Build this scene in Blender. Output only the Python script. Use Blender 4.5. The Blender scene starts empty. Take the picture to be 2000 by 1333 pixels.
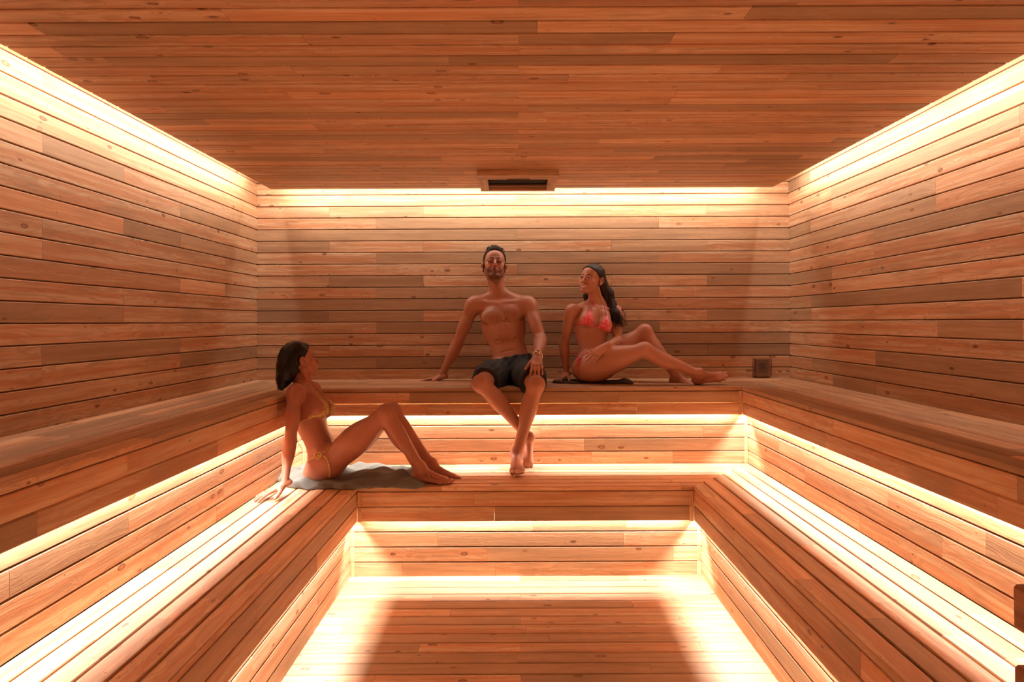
import bpy, bmesh, math, random
import numpy as np
from mathutils import Vector, Matrix
R = math.radians
C = bpy.context.scene.collection
rng = random.Random(7)

# ---------------------------------------------------------------- camera, world, exposure
F = 1221.0; CXP = 1011.0; HZ = 629.0; CAMZ = 1.505
scene = bpy.context.scene
cam = bpy.data.cameras.new('camera'); camo = bpy.data.objects.new('camera', cam); C.objects.link(camo)
camo.location = (0, 0, CAMZ)
PITCH = 0.7
camo.rotation_mode = 'XYZ'
camo.matrix_world = Matrix.Translation((0, 0, CAMZ)) @ Matrix.Rotation(R(90 + PITCH), 4, 'X') @ Matrix.Rotation(R(-0.24), 4, 'Z')
cam.sensor_width = 36; cam.lens = F / 2000 * 36
cam.shift_x = -(CXP - 1000) / 2000
cam.shift_y = -((666.5 - HZ) + F * math.tan(R(PITCH))) / 2000
cam.clip_start = 0.05
scene.camera = camo
vs = scene.view_settings
vs.view_transform = 'Standard'; vs.look = 'None'; vs.gamma = 1; vs.use_curve_mapping = False
vs.exposure = 0.05
world = bpy.data.worlds.new('world'); scene.world = world; world.use_nodes = True
world.node_tree.nodes['Background'].inputs[0].default_value = (1, .6, .4, 1)
world.node_tree.nodes['Background'].inputs[1].default_value = 0.0

# room numbers (metres)
XL, XR, YB, YF = -2.024, 2.115, 4.86, -0.9
ZC = 2.507                      # ceiling panel underside
UZ, LZ = 1.063, 0.541           # bench tops
UFL, UFR, UFY = -1.404, 1.500, 4.19     # upper front edges
LFL, LFR, LFY = -0.939, 1.022, 3.66     # lower front edges
REC = 0.058                     # riser set back behind the front boards
ULIP, LLIP = 0.876, 0.338       # underside of the front boards
RBEND = 1.30                    # right benches stop here, heater guard follows

WARM = (1.0, .90, .78)
def strip_light(name, a, b, z, power_m, facing, width=.012, spread=180, col=None):
    a = Vector((a[0], a[1], z)); b = Vector((b[0], b[1], z)); L = (b - a).length
    ld = bpy.data.lights.new(name, 'AREA'); ld.shape = 'RECTANGLE'; ld.size = L; ld.size_y = width
    ld.energy = power_m * L; ld.color = col or (WARM if z > 2 else (1, .945, .87)); ld.spread = R(spread)
    o = bpy.data.objects.new(name, ld); C.objects.link(o)
    x = (b - a).normalized(); zz = -Vector(facing).normalized(); y = zz.cross(x)
    m = Matrix((x, y, zz)).transposed().to_4x4(); m.translation = (a + b) / 2
    o.matrix_world = m
    return o
PU, PL_, PC, PCB = 14, 15, 6.6, 6.4
# under the upper bench: strips on the riser, hidden behind the front boards
gS = REC - .012
zU = ULIP + .036
strip_light('light_strip', (UFL - gS, .35), (UFL - gS, UFY - .02), zU, PU,  (.6, 0, -1))
strip_light('light_strip', (UFR + gS, RBEND + .05), (UFR + gS, UFY - .02), zU, PU,  (-.6, 0, -1))
strip_light('light_strip', (UFL + .05, UFY + gS), (UFR - .05, UFY + gS), zU, PU,  (0, -.6, -1))
# under the lower bench
zL = LLIP + .036
strip_light('light_strip', (LFL - gS, .35), (LFL - gS, LFY - .02), zL, PL_, (.6, 0, -1))
strip_light('light_strip', (LFR + gS, RBEND + .05), (LFR + gS, LFY - .02), zL, PL_, (-.6, 0, -1))
strip_light('light_strip', (LFL + .05, LFY + gS), (LFR - .05, LFY + gS), zL, PL_, (0, -.6, -1))
# in the cove above the ceiling panel
CL, CR, CB = -1.845, 1.915, 4.68
strip_light('light_strip', (CL - .01, YF + .1), (CL - .01, CB - .04), ZC + .065, PC, (-1, 0, -.6))
strip_light('light_strip', (CR + .01, YF + .1), (CR + .01, CB - .04), ZC + .065, PC, (1, 0, -.6))
strip_light('light_strip', (CL + .03, CB + .01), (CR - .03, CB + .01), ZC + .035, PCB, (0, 1, -.9))

# ---------------------------------------------------------------- helpers
def tag(o, label=None, cat=None, group=None, kind=None):
    if label: o['label'] = label
    if cat: o['category'] = cat
    if group: o['group'] = group
    if kind: o['kind'] = kind
    return o
def empty(name, loc=(0, 0, 0), label=None, cat=None):
    o = bpy.data.objects.new(name, None); C.objects.link(o); o.location = loc
    o.empty_display_size = .05
    return tag(o, label, cat)
class MB:
    def __init__(s): s.v = []; s.f = []; s.uv = []; s.col = []
    def poly(s, pts, faces, uvs=None, col=(0, 0, 0, 0)):
        n = len(s.v)
        s.v += [tuple(p) for p in pts]
        s.f += [tuple(n + i for i in f) for f in faces]
        s.uv += (uvs if uvs is not None else [(0, 0)] * len(pts))
        s.col += [col] * len(pts)
    def box(s, lo, hi, axis=0, col=None, ch=0.0):
        # axis: grain direction
        if col is None: col = (rng.random(), rng.random(), rng.random(), rng.random())
        lo = Vector(lo); hi = Vector(hi)
        ax = [Vector((1, 0, 0)), Vector((0, 1, 0)), Vector((0, 0, 1))]
        u = ax[axis]; v = ax[(axis + 1) % 3]; w = ax[(axis + 2) % 3]
        d = hi - lo
        V0, V1 = 0, abs(d.dot(v)); W1 = abs(d.dot(w)); U1 = abs(d.dot(u))
        c = min(ch, V1 * .4, W1 * .4)
        if c > 0: prof = [(c, 0), (V1 - c, 0), (V1, c), (V1, W1 - c), (V1 - c, W1), (c, W1), (0, W1 - c), (0, c)]
        else: prof = [(0, 0), (V1, 0), (V1, W1), (0, W1)]
        n = len(prof); pts = []; uvs = []
        for uu in (0, U1):
            for (a, b) in prof:
                pts.append(lo + u * uu + v * a + w * b); uvs.append((uu, a + b))
        fs = [(i, (i + 1) % n, (i + 1) % n + n, i + n) for i in range(n)]
        fs += [tuple(range(n - 1, -1, -1)), tuple(range(n, 2 * n))]
        s.poly(pts, fs, uvs, col)
    def tube(s, pts, r, n=8, col=(0, 0, 0, 0), closed=False):
        pts = [Vector(p) for p in pts]; N = len(pts)
        rr = r if hasattr(r, '__len__') else [r] * N
        base = len(s.v); up = Vector((.13, .2, 1)).normalized(); prev = None
        for i, p in enumerate(pts):
            a = pts[(i - 1) % N] if (closed or i > 0) else p; b = pts[(i + 1) % N] if (closed or i < N - 1) else p
            t = (b - a)
            t = t.normalized() if t.length > 1e-9 else Vector((0, 0, 1))
            if prev is None:
                x = t.cross(up)
                if x.length < .05: x = t.cross(Vector((1, 0, 0)))
            else: x = prev - t * prev.dot(t)
            x.normalize(); prev = x; y = t.cross(x)
            for k in range(n):
                an = 2 * math.pi * k / n
                s.v.append(tuple(p + (x * math.cos(an) + y * math.sin(an)) * rr[i])); s.uv.append((i * .01, k / n)); s.col.append(col)
        M = N if closed else N - 1
        for i in range(M):
            j = (i + 1) % N
            for k in range(n):
                k2 = (k + 1) % n
                s.f.append((base + i * n + k, base + i * n + k2, base + j * n + k2, base + j * n + k))
        if not closed:
            s.f.append(tuple(base + k for k in range(n - 1, -1, -1)))
            s.f.append(tuple(base + (N - 1) * n + k for k in range(n)))
    def build(s, name, mat, parent=None, smooth=False, loc=None, mods=None):
        me = bpy.data.meshes.new(name); me.from_pydata(s.v, [], s.f)
        uvl = me.uv_layers.new(name='UVMap')
        li = np.empty(len(me.loops), dtype=np.int32); me.loops.foreach_get('vertex_index', li)
        uvl.data.foreach_set('uv', np.array(s.uv, dtype=np.float32)[li].ravel())
        ca = me.color_attributes.new('pl', 'FLOAT_COLOR', 'POINT')
        ca.data.foreach_set('color', np.array(s.col, dtype=np.float32).ravel())
        if smooth: me.polygons.foreach_set('use_smooth', [True] * len(me.polygons))
        me.materials.append(mat); me.update()
        o = bpy.data.objects.new(name, me); C.objects.link(o)
        if parent is not None: o.parent = parent
        if parent is not None and parent.location.length > 0: o.matrix_parent_inverse = Matrix.Translation(-parent.location)
        return o

class NT:
    def __init__(s, name):
        s.m = bpy.data.materials.new(name); s.m.use_nodes = True; s.t = s.m.node_tree
        s.t.nodes.clear(); s.out = s.n('ShaderNodeOutputMaterial'); s.b = s.n('ShaderNodeBsdfPrincipled')
        s.l(s.b.outputs[0], s.out.inputs[0])
    def n(s, ty, **k):
        o = s.t.nodes.new(ty)
        for a, b in k.items(): setattr(o, a, b)
        return o
    def l(s, a, b): s.t.links.new(a, b)
    def put(s, x, sock):
        if isinstance(x, (int, float)): sock.default_value = x
        elif isinstance(x, tuple): sock.default_value = x if len(x) == len(sock.default_value) else x + (1,)
        else: s.l(x, sock)
    def math(s, op, a, b=0.0, c=0.0, clamp=False):
        o = s.n('ShaderNodeMath', operation=op, use_clamp=clamp)
        s.put(a, o.inputs[0]); s.put(b, o.inputs[1]); s.put(c, o.inputs[2]); return o.outputs[0]
    def comb(s, x, y, z=0.0):
        o = s.n('ShaderNodeCombineXYZ'); s.put(x, o.inputs[0]); s.put(y, o.inputs[1]); s.put(z, o.inputs[2]); return o.outputs[0]
    def noise(s, vec, scale=1, detail=3, rough=.5, dist=0):
        o = s.n('ShaderNodeTexNoise'); s.l(vec, o.inputs['Vector']); o.inputs['Scale'].default_value = scale
        o.inputs['Detail'].default_value = detail; o.inputs['Roughness'].default_value = rough; o.inputs['Distortion'].default_value = dist
        return o.outputs[0]
    def mix(s, f, a, b, mode='MIX'):
        o = s.n('ShaderNodeMix', data_type='RGBA', blend_type=mode)
        s.put(f, o.inputs[0]); s.put(a, o.inputs[6]); s.put(b, o.inputs[7]); return o.outputs[2]
    def ramp(s, x, lo, hi):
        o = s.n('ShaderNodeMapRange', interpolation_type='SMOOTHSTEP'); s.put(x, o.inputs[0])
        o.inputs[1].default_value = lo; o.inputs[2].default_value = hi; return o.outputs[0]

def wood_material(name, light, red, grey, gain=1.0, rough=.55):
    # colour attribute pl per board: R grey-ness, G brightness, B random, A knottiness ; UV in metres (along, across)
    t = NT(name)
    uv = t.n('ShaderNodeUVMap', uv_map='UVMap').outputs[0]
    sp = t.n('ShaderNodeSeparateXYZ'); t.l(uv, sp.inputs[0]); u, v = sp.outputs[0], sp.outputs[1]
    at = t.n('ShaderNodeAttribute', attribute_name='pl')
    sc = t.n('ShaderNodeSeparateColor'); t.l(at.outputs['Color'], sc.inputs[0])
    g, br, rd = sc.outputs; kn = at.outputs['Alpha']
    off = t.math('MULTIPLY', rd, 91.0); off2 = t.math('MULTIPLY', rd, 37.0)
    uo = t.math('ADD', u, off); vo = t.math('ADD', v, off2)
    # knots
    vor = t.n('ShaderNodeTexVoronoi', feature='F1'); vor.inputs['Scale'].default_value = 1.0
    t.l(t.comb(t.math('MULTIPLY', uo, 9.0), t.math('MULTIPLY', vo, 19.0), 0.0), vor.inputs['Vector'])
    vd = t.math('ADD', vor.outputs['Distance'], t.math('MULTIPLY_ADD', t.noise(t.comb(t.math('MULTIPLY', uo, 30.0), t.math('MULTIPLY', vo, 60.0), off), 1, 2, .6), .09, -.045)); vcol = t.n('ShaderNodeSeparateColor'); t.l(vor.outputs['Color'], vcol.inputs[0])
    gate = t.ramp(t.math('ADD', vcol.outputs[0], t.math('MULTIPLY', kn, .62)), .80, .90)
    ksz = t.math('MULTIPLY_ADD', t.math('POWER', vcol.outputs[1], 2.2), .15, .025)
    knot = t.math('MULTIPLY', gate, t.math('SUBTRACT', 1.0, t.ramp(t.math('DIVIDE', vd, ksz), .75, 1.25)))
    ring = t.math('MULTIPLY', gate, t.math('MULTIPLY', t.ramp(t.math('DIVIDE', vd, ksz), .6, 1.0), t.math('SUBTRACT', 1.0, t.ramp(t.math('DIVIDE', vd, ksz), 1.0, 1.7))))
    bulge = t.math('MULTIPLY', gate, t.math('SUBTRACT', 1.0, t.ramp(vd, .0, .45)))
    # growth lines
    warp = t.noise(t.comb(t.math('MULTIPLY', uo, 1.6), t.math('MULTIPLY', vo, 9.0), off), 1, 3, .55)
    ph = t.math('ADD', t.math('MULTIPLY', v, 150.0), t.math('ADD', t.math('MULTIPLY', warp, 46.0), t.math('MULTIPLY', bulge, 7.0)))
    line = t.math('MULTIPLY_ADD', t.math('SINE', ph), .5, .5)
    line = t.math('POWER', line, 2.5)
    ph2 = t.math('ADD', t.math('MULTIPLY', v, 520.0), t.math('ADD', t.math('MULTIPLY', warp, 95.0), t.math('MULTIPLY', bulge, 22.0)))
    line2 = t.math('POWER', t.math('MULTIPLY_ADD', t.math('SINE', ph2), .5, .5), 3.0)
    mask = t.ramp(t.noise(t.comb(t.math('MULTIPLY', uo, .9), t.math('MULTIPLY', vo, 13.0), off), 1, 2, .5), .38, .62)
    line = t.math('MAXIMUM', t.math('MULTIPLY', line, .8), t.math('MULTIPLY', line2, mask))
    fine = t.noise(t.comb(t.math('MULTIPLY', uo, 5.0), t.math('MULTIPLY', vo, 320.0), off), 1, 4, .65)
    streak = t.noise(t.comb(t.math('MULTIPLY', uo, 1.1), t.math('MULTIPLY', vo, 34.0), off2), 1, 3, .6)
    blot = t.noise(t.comb(t.math('MULTIPLY', uo, 2.2), t.math('MULTIPLY', vo, 7.0), off2), 1, 3, .55)
    base = t.mix(t.ramp(streak, .38, .60), light, red)
    base = t.mix(g, base, t.mix(t.ramp(streak, .3, .75), grey, tuple(c * .72 for c in grey)))
    la = t.math('MULTIPLY', line, t.math('MULTIPLY_ADD', kn, .30, .22))
    base = t.mix(la, base, tuple(c * .5 for c in red))
    base = t.mix(t.math('MULTIPLY', t.ramp(fine, .42, .74), .42), base, tuple(c * .62 for c in red))
    base = t.mix(t.math('MULTIPLY', t.ramp(blot, .50, .74), .45), base, tuple(c * .6 for c in grey))
    # dark cracks and resin marks
    cr = t.noise(t.comb(t.math('MULTIPLY', uo, 9.0), t.math('MULTIPLY', vo, 60.0), off2), 1, 2, .6, .6)
    crm = t.math('MULTIPLY', t.ramp(cr, .70, .78), t.ramp(kn, .35, .6))
    base = t.mix(t.math('MULTIPLY', crm, .6), base, (.10, .035, .015))
    v2 = t.n('ShaderNodeTexVoronoi', feature='F1'); v2.inputs['Scale'].default_value = 1.0
    t.l(t.comb(t.math('MULTIPLY', uo, 34.0), t.math('MULTIPLY', vo, 48.0), 0.0), v2.inputs['Vector'])
    c2 = t.n('ShaderNodeSeparateColor'); t.l(v2.outputs['Color'], c2.inputs[0])
    pit = t.math('MULTIPLY', t.ramp(t.math('ADD', c2.outputs[0], t.math('MULTIPLY', kn, .08)), .955, .965), t.math('SUBTRACT', 1.0, t.ramp(v2.outputs['Distance'], .06, .17)))
    base = t.mix(t.math('MULTIPLY', pit, .75), base, (.09, .03, .015))
    base = t.mix(t.math('MULTIPLY', knot, .78), base, (.36, .12, .045))
    base = t.mix(t.math('MULTIPLY', ring, .8), base, (.12, .04, .018))
    gb = t.math('MULTIPLY', t.math('MULTIPLY_ADD', br, .42, .74), gain)
    fin = t.mix(1.0, base, t.n('ShaderNodeCombineColor').outputs[0], 'MULTIPLY')
    mixn = fin.node; cc = t.n('ShaderNodeCombineColor')
    for i in range(3): t.l(gb, cc.inputs[i])
    t.l(cc.outputs[0], mixn.inputs[7])
    t.l(fin, t.b.inputs['Base Color'])
    t.b.inputs['Roughness'].default_value = rough
    t.b.inputs['Specular IOR Level'].default_value = .35
    h = t.math('ADD', t.math('MULTIPLY', fine, .5), t.math('MULTIPLY', line, -.35))
    bp = t.n('ShaderNodeBump'); bp.inputs['Strength'].default_value = .25; bp.inputs['Distance'].default_value = .002
    t.l(h, bp.inputs['Height']); t.l(bp.outputs[0], t.b.inputs['Normal'])
    return t.m
WOOD = wood_material('redwood_boards', (.69, .445, .265), (.60, .275, .13), (.50, .30, .165))
DARKWOOD = wood_material('dark_guard_wood', (.50, .22, .10), (.36, .13, .055), (.30, .14, .07), rough=.4)

def tone(k=None):
    k = k or rng.choices('rngl', (4, 3, 3, 2))[0]
    if k == 'r': return (rng.uniform(0, .12), rng.uniform(.35, .8), rng.random(), rng.uniform(.55, 1))
    if k == 'n': return (rng.uniform(.2, .45), rng.uniform(.35, .75), rng.random(), rng.uniform(.1, .5))
    if k == 'g': return (rng.uniform(.8, 1), rng.uniform(.2, .65), rng.random(), rng.uniform(.0, .4))
    if k == 'd': return (rng.uniform(.9, 1), rng.uniform(.0, .2), rng.random(), rng.uniform(.0, .4))
    return (rng.uniform(.0, .3), rng.uniform(.8, 1.1), rng.random(), rng.uniform(.0, .3))

def planks(mb, o, u, v, w, lo, hi, rows, pitch, joints=None, tones=None, thick=.018, gap=.0052, ch=.0028, back=True, widths=None):
    """boards on the plane through o: u along, v across, w outward normal. lo/hi: callables of v giving the ends"""
    o = Vector(o); u = Vector(u); v = Vector(v); w = Vector(w)
    L0 = lo if callable(lo) else (lambda q: lo); L1 = hi if callable(hi) else (lambda q: hi)
    flip = u.cross(v).dot(w) < 0
    vv = 0.0
    for r in range(rows):
        wd = widths[r] if widths else pitch
        v0, v1 = vv + gap / 2, vv + wd - gap / 2; vv += wd
        js = list(joints(r)) if joints else []
        a, b = min(L0(v0), L0(v1)), max(L1(v0), L1(v1))
        js = sorted(j for j in js if a + .12 < j < b - .12)
        ends = [None] + js + [None]
        tt = tones(r) if tones else None
        for i in range(len(ends) - 1):
            e0, e1 = ends[i], ends[i + 1]
            col = tone(tt[i] if tt and i < len(tt) else None)
            prof = [(v0, -thick), (v0, -ch), (v0 + ch, 0), (v1 - ch, 0), (v1, -ch), (v1, -thick)]
            pts = []; uvs = []
            for side in (0, 1):
                for (q, d) in prof:
                    if side == 0: uu = L0(q) if e0 is None else e0 + .0006
                    else: uu = L1(q) if e1 is None else e1 - .0006
                    pts.append(o + u * uu + v * q + w * d); uvs.append((uu, q + d))
            n = 6
            fs = [(i_, i_ + 1, i_ + 1 + n, i_ + n) for i_ in range(n - 1)] + [(n - 1, 0, n, 2 * n - 1)]
            fs += [tuple(range(n - 1, -1, -1)), tuple(range(n, 2 * n))]
            if not flip: fs = [tuple(reversed(f)) for f in fs]
            mb.poly(pts, fs, uvs, col)
    if back:
        q0, q1 = 0.0, vv; pts = []; uvs = []
        for d in (-thick + .001, -thick - .03):
            for (q, s) in ((q0, 0), (q1, 0), (q1, 1), (q0, 1)):
                uu = (L1(q) if s else L0(q)); pts.append(o + u * uu + v * q + w * d); uvs.append((uu, q))
        fs = [(0, 1, 2, 3), (7, 6, 5, 4), (0, 4, 5, 1), (1, 5, 6, 2), (2, 6, 7, 3), (3, 7, 4, 0)]
        if flip: fs = [tuple(reversed(f)) for f in fs]
        mb.poly(pts, fs, uvs, (.9, .1, rng.random(), 0))

# ---------------------------------------------------------------- room shell
P = .0903
TOPZ = ZC + .15
def XW(px): return (px - CXP) * YB / F
def rowsfor(z0, z1): return int(math.ceil((z1 - z0) / P))
# back wall, bottom row is hidden by the bench; row 0 starts just under the upper bench top
Z0 = UZ - .008
nr = rowsfor(Z0, TOPZ)
pat = {0: (643, 827, 1195, 1382), 1: (735, 1288), 2: (1010,)}
# row k counted from the ceiling in the photograph -> r from the bottom
def bj(r):
    k = 16 - r
    return [XW(p) for p in {2: pat[0], 0: pat[1], 1: pat[2]}[k % 3]]
bt = {2: 'nnlln', 3: 'rgr', 4: 'gg', 5: 'grrgr', 6: 'rgr', 7: 'rg', 8: 'ngrrg', 9: 'rgr', 10: 'gr', 11: 'dgrrg', 12: 'rdr', 13: 'rg', 14: 'rrrgd', 15: 'gdr', 16: 'rr', 17: 'dgrrr'}
mb = MB()
planks(mb, (0, YB, Z0), (1, 0, 0), (0, 0, 1), (0, -1, 0), XL, XR, nr, P, bj, lambda r: bt.get(16 - r))
mb.build('wall_back', WOOD)['kind'] = 'structure'
mb = MB()
LJ = [.5, 1.04, 1.58, 2.12, 2.66, 3.21, 3.75, 4.33]
def lj(r): return [LJ[i] for i in range(len(LJ)) if (i + 2 * r) % 5 == 0 or (i * 3 + r) % 7 == 0]
planks(mb, (XL, 0, Z0), (0, 1, 0), (0, 0, 1), (1, 0, 0), YF, YB, nr, P, lj)
planks(mb, (XL, 0, 0), (0, 1, 0), (0, 0, 1), (1, 0, 0), YF, .35, 11, P)
mb.build('wall_left', WOOD)['kind'] = 'structure'
mb = MB()
RJ = [.3, .9, 1.5, 2.05, 2.62, 3.15, 3.7, 4.2, 4.5]
def rj(r): return [RJ[i] for i in range(len(RJ)) if (i + 3 * r) % 5 == 1 or (i * 2 + r) % 7 == 0]
planks(mb, (XR, 0, Z0), (0, 1, 0), (0, 0, 1), (-1, 0, 0), YF, YB, nr, P, rj)
planks(mb, (XR, 0, 0), (0, 1, 0), (0, 0, 1), (-1, 0, 0), YF, RBEND, 11, P)
mb.build('wall_right', WOOD)['kind'] = 'structure'
mb = MB()
planks(mb, (0, YF, 0), (1, 0, 0), (0, 0, 1), (0, 1, 0), XL, XR, rowsfor(0, TOPZ), P, lambda r: [(-1.2, .3)[r % 2], (.9, 1.5)[r % 2]])
mb.build('wall_front', WOOD)['kind'] = 'structure'
mb = MB()
FP = .0875
def cj(r): 
    q = random.Random(r * 31 + 5); x = q.uniform(-1.8, -.6); out = []
    if r % 3 == 0: out.append(XW(1013) * .95)
    while x < 1.9: out.append(x); x += q.choice((.9, 1.3, 1.7))
    return out
nfl = int((LFY + REC - YF) / FP) + 1
planks(mb, (0, LFY + REC + .02, 0), (1, 0, 0), (0, -1, 0), (0, 0, 1), LFL - REC - .03, LFR + REC + .03, nfl, FP, cj)
planks(mb, (0, RBEND - .02, 0), (1, 0, 0), (0, -1, 0), (0, 0, 1), LFR + REC + .03, XR, 26, FP)
planks(mb, (0, .35, 0), (1, 0, 0), (0, -1, 0), (0, 0, 1), XL, LFL - REC - .03, 15, FP)
mb.build('floor', WOOD)['kind'] = 'structure'
# ceiling: a dropped board panel with a light cove round it, and the slab above
mb = MB()
ncl = int((CB - YF) / .09) + 1
planks(mb, (0, CB, ZC), (1, 0, 0), (0, -1, 0), (0, 0, -1), CL, CR, ncl, .09, cj, thick=.016, gap=.0065, back=False)
mb.box((CL + .004, YF, ZC + .012), (CR - .004, CB - .004, ZC + .04), 0, col=(.5, .5, .3, 0))
mb.box((XL - .03, YF - .03, TOPZ), (XR + .03, YB + .03, TOPZ + .03), 0, col=(.3, .6, .7, 0))
mb.build('ceiling', WOOD)['kind'] = 'structure'

# ---------------------------------------------------------------- benches
def bench(name, label, Z, fl, fr, fy, wl, wr, wy, lip, zbase, nfas, yl0, yr0, nris, stopR):
    root = empty(name, (0, wy, zbase), label, 'bench')
    T = .024
    def seat(mbq, o, u, v, lo, hi, depth):
        n = max(1, round(depth / .0885)); wds = [depth / n] * n
        planks(mbq, o, u, v, (0, 0, 1), lo, hi, n, depth / n, None, None, thick=T, gap=.0085, ch=.003, back=False, widths=wds)
    def jr(seed, a, b):
        def f(r):
            q = random.Random(seed + r * 7); x = a + q.uniform(.3, 1.1); out = []
            while x < b: out.append(x); x += q.choice((.55, 1.1, 1.4))
            return out
        return f
    dB, dL, dR = wy - fy, fl - wl, wr - fr
    S = MB(); n = round(dB / .0885)
    planks(S, (0, fy, Z), (1, 0, 0), (0, 1, 0), (0, 0, 1), lambda q: fl - q * dL / dB, lambda q: fr + q * dR / dB, n, dB / n, jr(hash(name) % 1 + 3, fl, fr), thick=T, gap=.0085, ch=.003, back=False)
    S.box((wl, fy + .03, Z - T - .03), (wr, wy, Z - T - .004), 0, (.9, .1, .2, 0))
    S.build('seat', WOOD, root)
    S = MB(); n = round(dL / .0885)
    planks(S, (fl, 0, Z), (0, 1, 0), (-1, 0, 0), (0, 0, 1), yl0, lambda q: fy + q * dB / dL, n, dL / n, jr(11, yl0, fy), thick=T, gap=.0085, ch=.003, back=False)
    S.box((wl, yl0, Z - T - .03), (fl - .03, fy + .03, Z - T - .004), 1, (.9, .1, .2, 0))
    S.build('seat', WOOD, root)
    S = MB(); n = round(dR / .0885)
    planks(S, (fr, 0, Z), (0, 1, 0), (1, 0, 0), (0, 0, 1), yr0, lambda q: fy + q * dB / dR, n, dR / n, jr(23, yr0, fy), thick=T, gap=.0085, ch=.003, back=False)
    S.box((fr + .03, yr0, Z - T - .03), (wr, fy + .03, Z - T - .004), 1, (.9, .1, .2, 0))
    S.build('seat', WOOD, root)
    # front boards (no backing: light shows through the slit)
    fh = (Z - T - .002 - lip) / nfas; th = .02; zf = lip; e = .022
    for nm, o, u, w_, lo, hi, sd in (('front_boards', (0, fy + .003, zf), (1, 0, 0), (0, -1, 0), fl + .001 + e * 0, fr - .001, 5),):
        S = MB(); planks(S, o, u, (0, 0, 1), w_, lo, hi - e * .8, nfas, fh, jr(sd, fl, fr), thick=th, back=False); S.build(nm, WOOD, root)
    S = MB(); planks(S, (fl - .003, 0, zf), (0, 1, 0), (0, 0, 1), (1, 0, 0), yl0, fy + .003, nfas, fh, jr(6, yl0, fy), thick=th, back=False); S.build('front_boards', WOOD, root)
    S = MB(); planks(S, (fr + .003, 0, zf), (0, 1, 0), (0, 0, 1), (-1, 0, 0), yr0, fy + .003, nfas, fh, jr(9, yr0, fy), thick=th, back=False); S.build('front_boards', WOOD, root)
    # risers under the bench
    rl, rr, ry = fl - REC, fr + REC, fy + REC
    S = MB(); pr = .089
    planks(S, (0, ry, zbase - .005), (1, 0, 0), (0, 0, 1), (0, -1, 0), rl, rr, nris, pr, jr(31, rl, rr)); S.build('riser', WOOD, root)
    S = MB(); planks(S, (rl, 0, zbase - .005), (0, 1, 0), (0, 0, 1), (1, 0, 0), yl0, ry, nris, pr, jr(35, yl0, ry)); S.build('riser', WOOD, root)
    S = MB(); planks(S, (rr, 0, zbase - .005), (0, 1, 0), (0, 0, 1), (-1, 0, 0), yr0, ry, nris, pr, jr(39, yr0, ry)); S.build('riser', WOOD, root)
    # corner battens cut to the board courses
    for k, (x, y, z0, z1, nn) in enumerate(((fr - .0, fy, lip, Z - T - .002, nfas), (fl, fy, lip, Z - T - .002, nfas), (rr, ry, zbase, zbase + nris * pr, nris), (rl, ry, zbase, zbase + nris * pr, nris))):
        S = MB(); hh = (z1 - z0) / nn; sx = -1 if x > 0 else 1
        x0, x1 = sorted((x - sx * .0, x + sx * .024))
        for j in range(nn): S.box((x0, y - .004, z0 + j * hh + .0015), (x1, y + .018, z0 + (j + 1) * hh - .0015), 2, tone('l'), ch=.002)
        S.build('corner_batten', WOOD, root)
    # closed end where the bench stops
    S = MB()
    S.box((rr, yr0, zbase), (wr - .001, yr0 + .02, Z - T - .004), 0, tone('n')); S.build('end_panel', WOOD, root)
    S = MB()
    S.box((wl + .001, yl0, zbase), (rl, yl0 + .02, Z - T - .004), 0, tone('n')); S.build('end_panel', WOOD, root)
    return root
bench('sauna_bench', 'upper tier of the U-shaped wooden sauna bench, along the three walls', UZ, UFL, UFR, UFY, XL, XR, YB, ULIP, LZ, 2, .35, RBEND, 5, 0)
bench('sauna_bench', 'lower tier of the U-shaped wooden sauna bench, down at the floor', LZ, LFL, LFR, LFY, UFL - REC, UFR + REC, UFY + REC, LLIP, 0.0, 2, .35, RBEND, 5, 0)
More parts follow.
